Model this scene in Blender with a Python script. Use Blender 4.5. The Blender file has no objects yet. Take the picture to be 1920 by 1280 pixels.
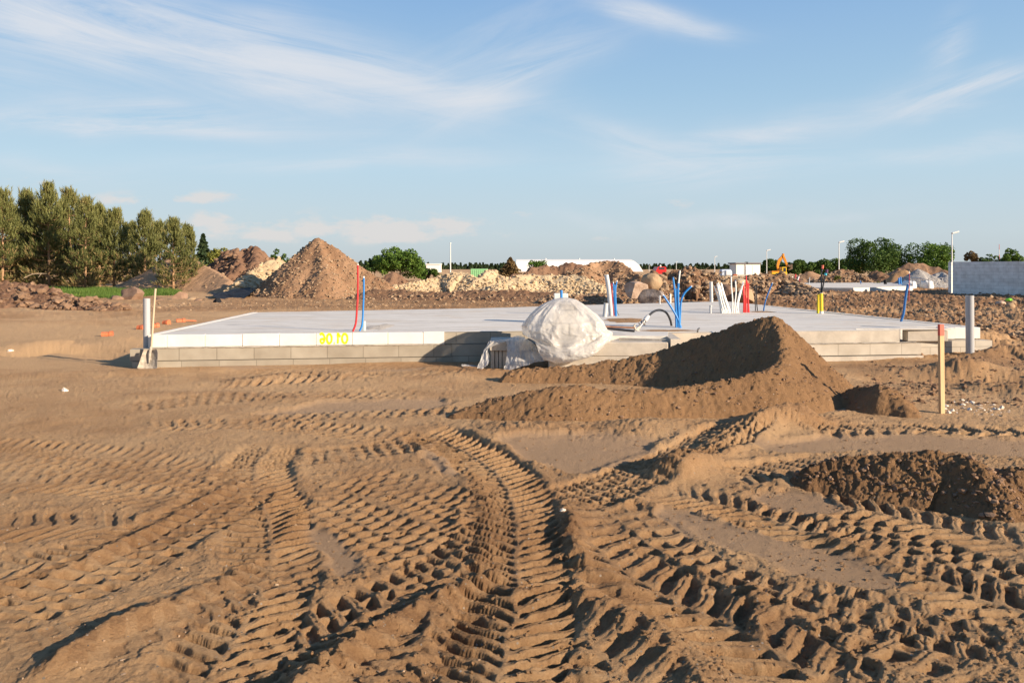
import bpy, math, random
import numpy as np
from mathutils import Vector, Matrix
R = math.radians
random.seed(7); rng = np.random.default_rng(7)
F, H, HY = 1500.0, 1.65, 501.0           # focal in photo pixels, eye height, horizon row
TOP = 0.524                              # height of the slab
SUN_EL, SUN_AZ = 19.5, (0.86, -0.51)
sc = bpy.context.scene
COL = sc.collection

# ------------------------------------------------------------------ measuring
def G(px, py, z=0.0):
    d = F*(H-z)/(py-HY)
    return ((px-960)/F*d, d)
def W(px, py, d):
    return ((px-960)/F*d, d, H-(py-HY)*d/F)
# ------------------------------------------------------------------ numpy noise
def _hash(ix, iy, s):
    n = (ix*374761393 + iy*668265263 + s*1274126177) & 0xffffffff
    n = ((n ^ (n >> 13))*1274126177) & 0xffffffff
    return ((n ^ (n >> 16)) & 0xffff)/65535.0
def vn(x, y, s=0):
    fx = np.floor(x); fy = np.floor(y)
    ix = fx.astype(np.int64); iy = fy.astype(np.int64)
    u = x-fx; v = y-fy
    u = u*u*u*(u*(u*6-15)+10); v = v*v*v*(v*(v*6-15)+10)
    a = _hash(ix, iy, s); b = _hash(ix+1, iy, s); c = _hash(ix, iy+1, s); d = _hash(ix+1, iy+1, s)
    return ((a*(1-u)+b*u)*(1-v)+(c*(1-u)+d*u)*v)*2-1
def fbm(x, y, o=4, s=0, g=.5):
    r = 0; a = 1; t = 0
    for i in range(o):
        r = r+a*vn(x, y, s+i*17); t += a; a *= g
        x, y = (x*.8-y*.6)*2.03+7.1, (x*.6+y*.8)*2.03+3.7
    return r/t
def worley(x, y, s=0):
    fx = np.floor(x); fy = np.floor(y)
    ix = fx.astype(np.int64); iy = fy.astype(np.int64)
    f1 = np.full(x.shape, 9.); f2 = f1.copy(); idv = np.zeros(x.shape)
    for i in (-1, 0, 1):
        for j in (-1, 0, 1):
            cx = ix+i; cy = iy+j
            px = cx+_hash(cx, cy, s); py = cy+_hash(cx, cy, s+5)
            d = np.hypot(px-x, py-y); hv = _hash(cx, cy, s+9)
            m = d < f1
            f2 = np.where(m, f1, np.minimum(f2, d)); idv = np.where(m, hv, idv); f1 = np.where(m, d, f1)
    return f1, f2, idv
def clods(x, y, s=0):
    """rough broken soil, about 0..1"""
    wx = x+.25*vn(x*2.1, y*2.1, s+3); wy = y+.25*vn(x*2.1, y*2.1, s+4)
    f1, f2, iv = worley(wx, wy, s)
    return np.clip(1-f1*1.15, 0, 1)**.7*(.25+.75*iv)
def sstep(a, b, x):
    t = np.clip((x-a)/(b-a), 0, 1); return t*t*(3-2*t)
def catmull(pts, step):
    P = [np.array(p, float) for p in pts]
    P = [2*P[0]-P[1]]+P+[2*P[-1]-P[-2]]
    out = []
    for i in range(1, len(P)-2):
        n = max(2, int(np.linalg.norm(P[i+1]-P[i])/step))
        for k in range(n):
            t = k/n
            out.append(.5*((2*P[i])+(-P[i-1]+P[i+1])*t+(2*P[i-1]-5*P[i]+4*P[i+1]-P[i+2])*t*t+(-P[i-1]+3*P[i]-3*P[i+1]+P[i+2])*t**3))
    out.append(P[-2]); return np.array(out)
def pathdist(x, y, P):
    """signed side distance, arc length, extra columns of P interpolated"""
    best = np.full(x.shape, 1e9); S = np.zeros(x.shape); T = np.zeros(x.shape)
    E = np.zeros(x.shape) if P.shape[1] > 2 else None
    acc = 0
    for i in range(len(P)-1):
        a = P[i]; b = P[i+1]; dx, dy = b[0]-a[0], b[1]-a[1]; L = math.hypot(dx, dy)+1e-9
        t = np.clip(((x-a[0])*dx+(y-a[1])*dy)/L/L, 0, 1)
        qx = x-a[0]-t*dx; qy = y-a[1]-t*dy; d2 = qx*qx+qy*qy
        m = d2 < best
        best = np.where(m, d2, best)
        S = np.where(m, (dx*(y-a[1])-dy*(x-a[0]))/L, S); T = np.where(m, acc+t*L, T)
        if E is not None: E = np.where(m, a[2]+(b[2]-a[2])*t, E)
        acc += L
    d = np.sqrt(best)
    return d, np.sign(S)*d, T, E, acc
def polysd(x, y, poly):
    """signed distance, positive inside"""
    best = np.full(x.shape, 1e9); ins = np.zeros(x.shape, bool); n = len(poly)
    for i in range(n):
        a = poly[i]; b = poly[(i+1) % n]; dx, dy = b[0]-a[0], b[1]-a[1]
        t = np.clip(((x-a[0])*dx+(y-a[1])*dy)/(dx*dx+dy*dy+1e-12), 0, 1)
        best = np.minimum(best, np.hypot(x-a[0]-t*dx, y-a[1]-t*dy))
        c = ((a[1] > y) != (b[1] > y)) & (x < dx*(y-a[1])/(dy if abs(dy) > 1e-9 else 1e-9)+a[0])
        ins ^= c
    return np.where(ins, best, -best)

# ------------------------------------------------------------------ the ground's relief
TR = [  # (pixel path, half width m, lug depth, pitch, lug style, rut)
 ([(-150,820),(200,850),(420,905),(540,960)], .30, 0.018, 0.119, 0, .010),
 ([(-150,905),(150,905),(350,935),(470,970)], .30, 0.020, 0.119, 1, .010),
 ([(-150,860),(100,870),(330,890),(480,930)], .28, 0.014, 0.119, 2, .006),
 ([(250,800),(480,795),(700,815),(920,850)], .30, 0.022, 0.126, 1, .012),
 ([(430,785),(650,777),(900,768)], .28, 0.030, 0.140, 2, .012),
 ([(200,765),(500,742),(820,738)], .34, 0.022, 0.140, 2, .015),
 ([(380,722),(650,706),(950,694)], .40, 0.034, 0.154, 0, .045),
 ([(420,700),(650,690),(930,684)], .32, 0.020, 0.154, 0, .02),
 ([(500,868),(640,852),(860,825)], .28, 0.034, 0.119, 2, .015),
 ([(-100,990),(180,985),(420,1010)], .30, 0.022, 0.126, 0, .015),
 ([(-100,1080),(150,1040),(400,960),(620,905)], .28, 0.022, 0.119, 0, .02),
 ([(560,925),(700,990),(850,1060),(950,1100)], .30, 0.034, 0.119, 2, .02),
 ([(640,888),(790,925),(910,985),(950,1040)], .30, 0.040, 0.119, 2, .025),
 ([(1010,950),(870,1060),(700,1150),(520,1230),(340,1330)], .30, 0.040, 0.119, 1, .03),
 ([(1040,970),(930,1090),(800,1180),(640,1330)], .27, 0.036, 0.133, 0, .03),
 ([(520,830),(478,880),(500,960),(505,1060),(450,1170),(360,1330)], .29, 0.040, 0.115, 0, .035),
 ([(480,900),(330,990),(150,1080),(-100,1190)], .30, 0.034, 0.119, 2, .035),
 ([(-120,1260),(150,1200),(420,1110),(640,1040)], .27, 0.020, 0.126, 1, .015),
 ([(640,1330),(760,1230),(830,1130),(850,1050)], .27, 0.036, 0.126, 0, .03),
 ([(1250,1000),(1400,960),(1560,935)], .28, 0.030, 0.126, 1, .015),
 ([(1460,925),(1700,970),(1990,1045)], .30, 0.040, 0.126, 0, .03),
 ([(1380,905),(1600,985),(1800,1060),(2020,1125)], .27, 0.036, 0.133, 2, .025),
 ([(1210,915),(1400,955),(1600,1030),(1800,1105),(2020,1180)], .29, 0.046, 0.119, 0, .035),
 ([(1330,900),(1460,880),(1600,862)], .26, 0.042, 0.170, 0, .04),
 ([(1480,812),(1650,803),(1800,805),(2000,815)], .26, 0.050, 0.200, 0, .045),
 ([(1060,925),(1140,960),(1290,1065),(1500,1140),(1720,1200),(1980,1290)], .29, 0.046, 0.170, 1, .04),
 ([(1420,1100),(1650,1150),(1980,1215)], .28, 0.036, 0.126, 2, .025),
 ([(1150,1040),(1260,1120),(1440,1210),(1700,1330)], .28, 0.046, 0.180, 1, .035),
 ([(1000,1060),(1060,1150),(1150,1240),(1230,1340)], .30, 0.044, 0.175, 0, .035),
 ([(1420,795),(1330,835),(1220,880),(1120,920),(1020,950)], .29, 0.050, 0.119, 2, .05),
 ([(1070,955),(1110,1020),(1220,1095),(1400,1185),(1620,1340)], .30, 0.056, 0.175, 0, .05),
 ([(790,805),(890,850),(950,910),(968,1000),(970,1100),(950,1200),(915,1340)], .30, 0.056, 0.115, 0, .055),
]
RG = [  # ridges: pixel path, height, half width, roughness
 ([(1500,790),(1390,815),(1330,850),(1265,888)], .15, .22, .8),
 ([(960,806),(1200,806),(1400,798),(1560,786)], .07, .40, .8),
 ([(1095,935),(1075,985),(1085,1040),(1180,1110)], .03, .10, .6),
 ([(880,890),(905,940),(905,1000),(895,1060)], .03, .09, .6),
 ([(1010,900),(1055,960),(1060,1010)], .025, .08, .6),
 ([(440,905),(300,985),(160,1050),(-60,1120)], .038, .08, .5),
 ([(925,1080),(800,1135),(660,1215),(540,1320)], .085, .075, .5),
 ([(560,960),(530,1010),(420,1090),(240,1165),(120,1240)], .026, .09, .6),
 ([(300,1150),(200,1190),(90,1260)], .06, .08, .5),
 ([(980,1110),(1080,1120),(1200,1190),(1330,1290)], .045, .12, .8),
 ([(1310,1070),(1400,1100),(1440,1190)], .03, .11, .8),
 ([(1560,1010),(1680,1070),(1800,1090),(1950,1130)], .035, .12, .8),
 ([(450,716),(600,704),(760,712),(920,700)], .07, .35, .4),
 ([(-60,700),(150,700),(300,712)], .06, .6, .4),
 ([(0,640),(120,652),(230,640)], .12, .9, .2),
 ([(250,742),(420,738),(560,748)], .04, .3, .5),
 ([(1620,690),(1750,700),(1900,690)], .08, .5, .6),
 ([(1640,745),(1760,728),(1950,740)], .09, .35, .7),
 ([(1830,655),(1880,640),(1990,650)], .22, .55, .15),
 ([(1800,700),(1870,672),(1990,668)], .12, .4, .3),
 ([(250,697),(420,692),(620,686),(800,680)], .10, .32, .3),
 ([(830,690),(960,700),(1100,692),(1200,690)], .05, .5, .6),
 ([(-80,600),(60,606),(200,604)], .05, .8, .2),
]
HOL = [  # hollows
 ([(60,660),(150,655),(235,665)], -.16, .45),
 ([(1600,905),(1700,925),(1800,945)], -.10, .28),
 ([(1660,710),(1760,712),(1900,715)], -.10, .35),
]
PATCH = [  # dried smooth silt
 [(930,822),(1010,812),(1150,815),(1240,825),(1225,850),(1150,880),(1080,888),(1000,868),(950,845)],
 [(1205,960),(1240,945),(1330,962),(1450,1000),(1600,1040),(1700,1095),(1660,1112),(1560,1085),(1440,1060),(1330,1015),(1230,1000)],
 [(1380,925),(1480,915),(1560,928),(1600,955),(1540,965),(1440,948)],
 [(1405,830),(1540,815),(1700,812),(1990,826),(1990,870),(1780,850),(1600,846),(1450,852)],
 [(568,978),(610,985),(695,1045),(640,1082),(600,1060)],
 [(480,775),(600,752),(830,742),(860,752),(760,776),(600,782)],
 [(1160,778),(1350,770),(1560,756),(1650,758),(1560,775),(1300,786)],
 [(300,690),(500,688),(800,690),(790,696),(500,698)],
 [(780,838),(840,850),(880,885),(850,895),(800,868)],
]
TR = [([G(*q) for q in p],)+tuple(r) for p, *r in TR]
RG = [([G(*q) for q in p],)+tuple(r) for p, *r in RG]
HOL = [([G(*q) for q in p],)+tuple(r) for p, *r in HOL]
PATCH = [[G(*q) for q in p] for p in PATCH]

def ground_relief(x, y):
    """height and soil tone (0 pale dry .. 1 dark; raised on turned soil and in lug pits) and silt mask"""
    x = np.asarray(x, float); y = np.asarray(y, float)
    shp = x.shape; x = x.ravel(); y = y.ravel()
    dist = np.hypot(x, np.maximum(y, 0))
    h = .035*fbm(x*.22, y*.22, 3, 1)+.018*fbm(x*.9, y*.9, 3, 11)
    tone = .13+.09*(1-sstep(4.2, 7.5, y))*(y > 0)+.34*fbm(x*.35, y*.35, 4, 21)+.22*fbm(x*2.2, y*2.2, 4, 22)
    silt = np.zeros_like(x); trk = np.zeros_like(x)
    near = 1-sstep(18, 40, dist)
    rough = .25+.75*sstep(-.1, .5, fbm(x*.6+5, y*.6, 3, 31))
    # low berms and hollows
    def sub(P, m):
        lo = P[:, :2].min(0)-m; hi = P[:, :2].max(0)+m
        return np.nonzero((x > lo[0]) & (x < hi[0]) & (y > lo[1]) & (y < hi[1]))[0]
    for P, dep, w in HOL:
        P = catmull(P, .3); k = sub(P, w*3)
        if len(k):
            d, s, t, e, L = pathdist(x[k], y[k], P); h[k] += dep*np.exp(-(d/w)**2)
    def patches(sel):
        for i in sel:
            P = np.array(PATCH[i]); k = sub(P, .35)
            if not len(k): continue
            sd = polysd(x[k], y[k], PATCH[i])+.09*fbm(x[k]*3.5, y[k]*3.5, 3, 90+i)
            m = sstep(-.03, .07, sd)
            h[k] = h[k]*(1-m)+m*(-.022+.012*fbm(x[k]*1.2, y[k]*1.2, 2, 95)+.0035*fbm(x[k]*14, y[k]*14, 3, 96))
            silt[k] = np.maximum(silt[k], m)
            rim = np.exp(-(sd/.05)**2)*(vn(x[k]*6, y[k]*6, 97) > -.2)
            h[k] += .012*rim*(.4+clods(x[k]*18, y[k]*18, 98))
    patches([5, 7])
    for i, (P, w, dep, pit, sty, rut) in enumerate(TR):
        P = catmull(P, .12); k = sub(P, w*1.9)
        if i == len(TR)-7: patches([0, 1, 2, 3, 4, 6, 8])
        if not len(k): continue
        X = x[k]; Y = y[k]
        d, s, t, e, L = pathdist(X, Y, P)
        s = s+.028*fbm(X*6, Y*6, 3, 200+i); t = t+.022*fbm(X*7, Y*7, 3, 205+i)+.04*vn(t*.9, t*0, 210+i)
        n = s/w; an = np.abs(n)
        endf = sstep(0, .5, t)*sstep(0, .5, L-t)
        inn = (1-sstep(.92, 1.06, an))*endf
        press = np.clip(.74+.75*fbm(X*1.3, Y*1.3, 3, 220+i), .12, 1.1)
        side = (n > 0)
        if sty == 0:      # chevron bars
            ph = (t+side*pit*.5+an*w*.55)/pit+.10*vn(X*7, Y*7, 230+i)
            fr = np.abs((ph % 1)-.5)*2
            cid = np.floor(ph)+side*1000.
            bar = (1-sstep(.42, .56, fr))*sstep(.02, .14, an)*(1-sstep(.84, .97, an))
        elif sty == 2:    # four staggered columns of short pits
            col = np.floor((n+1)*2); ph = t/pit+.5*(col % 2)+.25*(col > 1)+.12*vn(X*7, Y*7, 230+i)+.25*np.sign(n)*an
            fr = np.abs((ph % 1)-.5)*2; cid = np.floor(ph)+1000.*col
            q = np.abs((((n+1)*2) % 1)-.5)*2
            bar = (1-sstep(.42, .58, fr))*(1-sstep(.70, .84, q))*(an < .98)
        else:             # two rows of blocks each side
            ph = (t+side*pit*.5+an*w*.25)/pit+.10*vn(X*7, Y*7, 230+i)
            fr = np.abs((ph % 1)-.5)*2
            cid = np.floor(ph)+side*1000.+(an > .5)*500
            q = np.abs(((an*2.0) % 1)-.5)*2
            bar = (1-sstep(.44, .60, fr))*(1-sstep(.70, .85, q))*(an < 1)
        cv = _hash(cid.astype(np.int64), np.full(cid.shape, i, np.int64), 3)
        slump = .5+.65*cv
        lug = -dep*(1-.18*(Y < 6)*(X > .4))*bar*press*slump*1.2
        # soil squeezed up round each lug
        up = dep*.22*(np.exp(-((fr-.80)/.16)**2))*sstep(.1, .3, an)*(1-sstep(.9, 1.0, an))*press
        old = h[k]
        base = old*.22-rut*press*.36
        h2 = base+lug+up+.006*fbm(X*9, Y*9, 3, 240+i)
        berm = rut*.45*np.exp(-((an-1.18)/.17)**2)*endf*(.35+.9*np.clip(fbm(X*3, Y*3, 3, 250+i)+.3, 0, 1))
        rb = berm*(.5+.75*clods(X*15, Y*15, 260+i)+.5*clods(X*36, Y*36, 262+i))
        h[k] = old*(1-inn)+h2*inn+rb
        silt[k] *= (1-.9*inn); trk[k] = np.maximum(trk[k], inn)
        tone[k] += inn*(.26*bar+.04)*(1-tone[k])+2.5*berm  # lug pits, tracks and berms take a darker tone
    for i, (P, hh, w, rg) in enumerate(RG):
        P = catmull(P, .25); k = sub(P, w*3.2)
        if not len(k): continue
        d, s, t, e, L = pathdist(x[k], y[k], P)
        d = d*(1+.35*fbm(x[k]*2.6, y[k]*2.6, 3, 40+i))
        m = np.exp(-(d/w)**2*1.2); amp = hh*(.62+.6*vn(t*1.4, t*0+i, 9))
        h[k] += amp*m
        h[k] += rg*m*(.03*clods(x[k]*11, y[k]*11, 50+i)+.024*clods(x[k]*26, y[k]*26, 70+i)) * min(1, hh*14)
        tone[k] += .35*rg*m
    # broken soil everywhere that is not silt
    free = (1-silt)*(1-.72*trk)
    h += near*free*(.006*rough*clods(x*7, y*7, 300)+.011*rough*clods(x*19, y*19, 301)+.011*rough*clods(x*42, y*42, 304)+.008*fbm(x*30, y*30, 4, 302, .7)+.010*fbm(x*5, y*5, 3, 303))
    # scattered crumbs
    f1, f2, iv = worley(x*13, y*13, 310)
    h += near*free*np.where(iv > .93, .022*np.clip(1-f1*2.6, 0, 1), 0)
    # far and to the right: churned, stony
    chz = sstep(15, 19, y)*(1-sstep(60, 90, y))*sstep(-1, 7, x-.18*y+3)
    chz = np.maximum(chz, sstep(9, 11, y)*sstep(6.0, 7.0, x)*(1-sstep(60, 90, y)))
    chz *= 1-.55*(1-sstep(13, 18, y))
    h += chz*(.04*clods(x*1.6, y*1.6, 320)+.12*fbm(x*1.3, y*1.3, 4, 327, .6)+.065*clods(x*4.7, y*4.7, 321)*(.4+.6*sstep(-.2,.3,fbm(x*.8,y*.8,2,326)))+.07*clods(x*10, y*10, 322)+.035*clods(x*21, y*21, 325)+.14*fbm(x*.45, y*.45, 4, 323))
    tone += chz*(.35+.5*fbm(x*.5, y*.3, 3, 324))
    # soil band behind the slab
    bnd = sstep(28, 33, y)*(1-sstep(52, 62, y))*sstep(-16, -8, x)
    tone += bnd*(.5+.6*fbm(x*.25, y*.5, 3, 330)); h += bnd*(.07*clods(x*2.5, y*2.5, 331)+.05*clods(x*6, y*6, 332))
    # pale wheel-worn way on the left
    wy = 19.5+.08*(x+10); wayd = np.abs(y-wy-.6*vn(x*.3, y*0, 340))
    pale = (1-sstep(1.8, 4.2, wayd))*(1-sstep(-9.5, -6.4, x))
    tone -= .6*pale
    lfar = sstep(24, 27, y)*(1-sstep(38, 60, y))*(1-sstep(-14, -9, x))
    tone += .35*lfar*(.5+fbm(x*.4, y*.4, 3, 350)); h += lfar*(.06*clods(x*2, y*2, 351)+.04*clods(x*5, y*5, 352))
    # ground is level with the footing near the foundation, clear of the slab itself
    sd = polysd(x, y, [(-5.4, 14.0), (8.1, 15.9), (7.3, 25.2), (-5.6, 19.4)])
    h = np.where(sd > 0, np.minimum(h, .05), h)
    damp = sstep(12.2, 13.2, y)*(1-sstep(13.9, 14.6, y))*(np.abs(x) < 9)
    h *= 1-.6*damp
    return h.reshape(shp), np.clip(tone, -.3, 1.3).reshape(shp), silt.reshape(shp)
def gz(x, y):
    return float(ground_relief(np.array([x]), np.array([y]))[0][0])

# ------------------------------------------------------------------ mesh helpers
def np_mesh(name, V, faces, smooth=True):
    """V (n,3); faces (m,3) or (m,4) array"""
    me = bpy.data.meshes.new(name); V = np.asarray(V, np.float32); faces = np.asarray(faces, np.int32)
    me.vertices.add(len(V)); me.vertices.foreach_set('co', V.ravel())
    k = faces.shape[1]
    me.loops.add(faces.size); me.loops.foreach_set('vertex_index', faces.ravel())
    me.polygons.add(len(faces)); me.polygons.foreach_set('loop_start', np.arange(0, faces.size, k, dtype=np.int32))
    me.polygons.foreach_set('use_smooth', np.full(len(faces), smooth))
    me.update(calc_edges=True); return me
def attr(me, name, vals):
    a = me.attributes.new(name, 'FLOAT', 'POINT'); a.data.foreach_set('value', np.asarray(vals, np.float32).ravel())
def grid_faces(nr, nc):
    i = np.arange((nr-1)*nc).reshape(nr-1, nc)[:, :-1].ravel()
    return np.stack([i, i+1, i+nc+1, i+nc], 1)
def link(name, me, mats=None, parent=None):
    o = bpy.data.objects.new(name, me); COL.objects.link(o)
    if mats is not None:
        for m in (mats if isinstance(mats, (list, tuple)) else [mats]): me.materials.append(m)
    if parent is not None: o.parent = parent
    return o
def tag(o, label=None, cat=None, group=None, kind=None):
    if label: o['label'] = label
    if cat: o['category'] = cat
    if group: o['group'] = group
    if kind: o['kind'] = kind
    return o
def thing(name, label, cat, loc=(0, 0, 0), group=None, rz=0):
    o = bpy.data.objects.new(name, None); COL.objects.link(o); o.location = loc; o.rotation_euler = (0, 0, rz)
    o.empty_display_size = .2
    return tag(o, label, cat, group)
class MB:
    def __init__(s): s.v = []; s.f = []; s.m = []
    def add(s, vs, fs, mi=0):
        b = len(s.v); s.v += [tuple(v) for v in vs]; s.f += [tuple(b+i for i in f) for f in fs]; s.m += [mi]*len(fs)
    def box(s, x0, x1, y0, y1, z0, z1, bev=0, mi=0, M=None):
        if bev <= 0:
            vs = [(x, y, z) for z in (z0, z1) for x, y in ((x0, y0), (x1, y0), (x1, y1), (x0, y1))]
            fs = [(3, 2, 1, 0), (4, 5, 6, 7), (0, 1, 5, 4), (1, 2, 6, 5), (2, 3, 7, 6), (3, 0, 4, 7)]
        else:
            b = bev; vs = []; fs = []
            lay = [(z0, b), (z0+b, 0), (z1-b, 0), (z1, b)]
            for z, i in lay:
                X0, X1, Y0, Y1 = x0+i, x1-i, y0+i, y1-i; c = b if i == 0 else b*.6
                vs += [(X0+c, Y0, z), (X1-c, Y0, z), (X1, Y0+c, z), (X1, Y1-c, z), (X1-c, Y1, z), (X0+c, Y1, z), (X0, Y1-c, z), (X0, Y0+c, z)]
            for l in range(3):
                for k in range(8): fs.append((l*8+k, l*8+(k+1) % 8, l*8+8+(k+1) % 8, l*8+8+k))
            fs += [tuple(range(7, -1, -1)), tuple(range(24, 32))]
        if M is not None: vs = [M @ Vector(v) for v in vs]
        s.add(vs, fs, mi)
    def prism(s, poly, z0, z1, mi=0):
        n = len(poly)
        vs = [(x, y, z0) for x, y in poly]+[(x, y, z1) for x, y in poly]
        s.add(vs, [tuple(range(n-1, -1, -1)), tuple(range(n, 2*n))]+[(i, (i+1) % n, n+(i+1) % n, n+i) for i in range(n)], mi)
    def tube(s, pts, r, seg=10, cap=True, mi=0):
        P = [Vector(p) for p in pts]; rr = r if isinstance(r, (list, tuple)) else [r]*len(P)
        t0 = (P[1]-P[0]).normalized(); up = Vector((0, 0, 1)) if abs(t0.z) < .9 else Vector((0, 1, 0))
        n = t0.cross(up).normalized(); vs = []
        for i, p in enumerate(P):
            t = (P[min(i+1, len(P)-1)]-P[max(i-1, 0)]).normalized()
            n = (n-t*n.dot(t)).normalized(); b = t.cross(n)
            for k in range(seg):
                a = 2*math.pi*k/seg; vs.append(p+(n*math.cos(a)+b*math.sin(a))*rr[i])
        fs = [(i*seg+k, i*seg+(k+1) % seg, (i+1)*seg+(k+1) % seg, (i+1)*seg+k) for i in range(len(P)-1) for k in range(seg)]
        if cap: fs += [tuple(range(seg-1, -1, -1)), tuple((len(P)-1)*seg+k for k in range(seg))]
        s.add(vs, fs, mi)
    def build(s, name, mats, parent=None, smooth=False):
        me = bpy.data.meshes.new(name); me.from_pydata(s.v, [], s.f)
        o = link(name, me, mats, parent)
        me.polygons.foreach_set('material_index', s.m)
        me.polygons.foreach_set('use_smooth', [smooth]*len(s.f))
        if smooth:
            try: me.set_sharp_from_angle(angle=R(40))
            except Exception: pass
        me.update(); return o
def smoothpts(pts, n=8):
    return [tuple(p) for p in catmull(pts, np.linalg.norm(np.array(pts[0])-np.array(pts[1]))/n)]

# ------------------------------------------------------------------ materials
def nodes(name):
    m = bpy.data.materials.new(name); m.use_nodes = True
    nt = m.node_tree; b = nt.nodes['Principled BSDF']; return m, nt, b
def N(nt, t, **kw):
    n = nt.nodes.new(t)
    for k, v in kw.items():
        if k.startswith('i_'):
            n.inputs[k[2:].replace('_', ' ')].default_value = v
        else: setattr(n, k, v)
    return n
def ramp(nt, stops):
    r = N(nt, 'ShaderNodeValToRGB'); e = r.color_ramp.elements
    while len(e) < len(stops): e.new(.5)
    for q, (p, c) in zip(e, stops): q.position = p; q.color = (*c, 1) if len(c) == 3 else c
    return r
def mat(name, c, rough=.8, var=.25, scale=8, bump=.3, bscale=40, c2=None, spec=.3, metal=0, stretch=None, bdist=.01):
    m, nt, b = nodes(name); L = nt.links.new
    tc = N(nt, 'ShaderNodeTexCoord'); mp = N(nt, 'ShaderNodeMapping'); L(tc.outputs['Object'], mp.inputs[0])
    if stretch: mp.inputs['Scale'].default_value = stretch
    n1 = N(nt, 'ShaderNodeTexNoise'); n1.inputs['Scale'].default_value = scale; n1.inputs['Detail'].default_value = 8; n1.inputs['Roughness'].default_value = .65
    L(mp.outputs[0], n1.inputs['Vector'])
    c2 = c2 or tuple(v*(1-var) for v in c)
    r = ramp(nt, [(.32, c2), (.68, c)]); L(n1.outputs['Fac'], r.inputs[0]); L(r.outputs[0], b.inputs['Base Color'])
    b.inputs['Roughness'].default_value = rough; b.inputs['Specular IOR Level'].default_value = spec; b.inputs['Metallic'].default_value = metal
    if bump:
        n2 = N(nt, 'ShaderNodeTexNoise'); n2.inputs['Scale'].default_value = bscale; n2.inputs['Detail'].default_value = 6
        L(tc.outputs['Object'], n2.inputs['Vector'])
        bp = N(nt, 'ShaderNodeBump'); bp.inputs['Strength'].default_value = bump; bp.inputs['Distance'].default_value = bdist
        L(n2.outputs['Fac'], bp.inputs['Height']); L(bp.outputs[0], b.inputs['Normal'])
    return m
def soil(name, pale, mid, dark, silt=None, grain=1.0):
    """earth: tone attribute drives pale..dark, noise mottles it"""
    m, nt, b = nodes(name); L = nt.links.new
    tc = N(nt, 'ShaderNodeTexCoord')
    a = N(nt, 'ShaderNodeAttribute', attribute_name='tone')
    n1 = N(nt, 'ShaderNodeTexNoise'); n1.inputs['Scale'].default_value = 1.3; n1.inputs['Detail'].default_value = 10; n1.inputs['Roughness'].default_value = .7
    n2 = N(nt, 'ShaderNodeTexNoise'); n2.inputs['Scale'].default_value = 60; n2.inputs['Detail'].default_value = 5; n2.inputs['Roughness'].default_value = .7
    for n in (n1, n2): L(tc.outputs['Object'], n.inputs['Vector'])
    s1 = N(nt, 'ShaderNodeMath', operation='MULTIPLY_ADD'); L(n1.outputs['Fac'], s1.inputs[0]); s1.inputs[1].default_value = .9; s1.inputs[2].default_value = -.45
    s2 = N(nt, 'ShaderNodeMath', operation='MULTIPLY_ADD'); L(n2.outputs['Fac'], s2.inputs[0]); s2.inputs[1].default_value = 1.1; s2.inputs[2].default_value = -.55
    ad = N(nt, 'ShaderNodeMath', operation='ADD'); L(s1.outputs[0], ad.inputs[0]); L(s2.outputs[0], ad.inputs[1])
    ad2 = N(nt, 'ShaderNodeMath', operation='ADD'); L(ad.outputs[0], ad2.inputs[0]); L(a.outputs['Fac'], ad2.inputs[1])
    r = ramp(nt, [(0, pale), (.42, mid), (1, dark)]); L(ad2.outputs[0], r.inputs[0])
    out = r.outputs[0]
    if silt:
        a2 = N(nt, 'ShaderNodeAttribute', attribute_name='silt'); mx = N(nt, 'ShaderNodeMix', data_type='RGBA')
        f = N(nt, 'ShaderNodeMath', operation='MULTIPLY'); L(a2.outputs['Fac'], f.inputs[0]); f.inputs[1].default_value = .85
        L(f.outputs[0], mx.inputs[0]); L(out, mx.inputs[6]); mx.inputs[7].default_value = (*silt, 1); out = mx.outputs[2]
    # grit: tiny pale and dark stones
    v = N(nt, 'ShaderNodeTexVoronoi'); v.inputs['Scale'].default_value = 38; L(tc.outputs['Object'], v.inputs['Vector'])
    lt = N(nt, 'ShaderNodeMath', operation='LESS_THAN'); L(v.outputs['Distance'], lt.inputs[0]); lt.inputs[1].default_value = .22
    sp = N(nt, 'ShaderNodeSeparateColor'); L(v.outputs['Color'], sp.inputs[0])
    gt = N(nt, 'ShaderNodeMath', operation='GREATER_THAN'); L(sp.outputs[0], gt.inputs[0]); gt.inputs[1].default_value = 1-.10*grain
    ml = N(nt, 'ShaderNodeMath', operation='MULTIPLY'); L(lt.outputs[0], ml.inputs[0]); L(gt.outputs[0], ml.inputs[1])
    m2 = N(nt, 'ShaderNodeMix', data_type='RGBA'); L(ml.outputs[0], m2.inputs[0]); L(out, m2.inputs[6])
    g = ramp(nt, [(0, (.10, .075, .055)), (1, (.50, .42, .33))]); L(sp.outputs[1], g.inputs[0]); L(g.outputs[0], m2.inputs[7])
    L(m2.outputs[2], b.inputs['Base Color'])
    b.inputs['Roughness'].default_value = .95; b.inputs['Specular IOR Level'].default_value = .12
    n3 = N(nt, 'ShaderNodeTexNoise'); n3.inputs['Scale'].default_value = 70; n3.inputs['Detail'].default_value = 8; n3.inputs['Roughness'].default_value = .82
    L(tc.outputs['Object'], n3.inputs['Vector'])
    bp = N(nt, 'ShaderNodeBump'); bp.inputs['Strength'].default_value = 1.0; bp.inputs['Distance'].default_value = .034
    L(n3.outputs['Fac'], bp.inputs['Height']); L(bp.outputs[0], b.inputs['Normal'])
    return m
M = {}
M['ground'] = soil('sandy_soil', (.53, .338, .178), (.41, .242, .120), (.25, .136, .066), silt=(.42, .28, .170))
M['sand'] = soil('heaped_sandy_soil', (.37, .22, .112), (.295, .17, .083), (.19, .105, .053), grain=.6)
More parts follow.
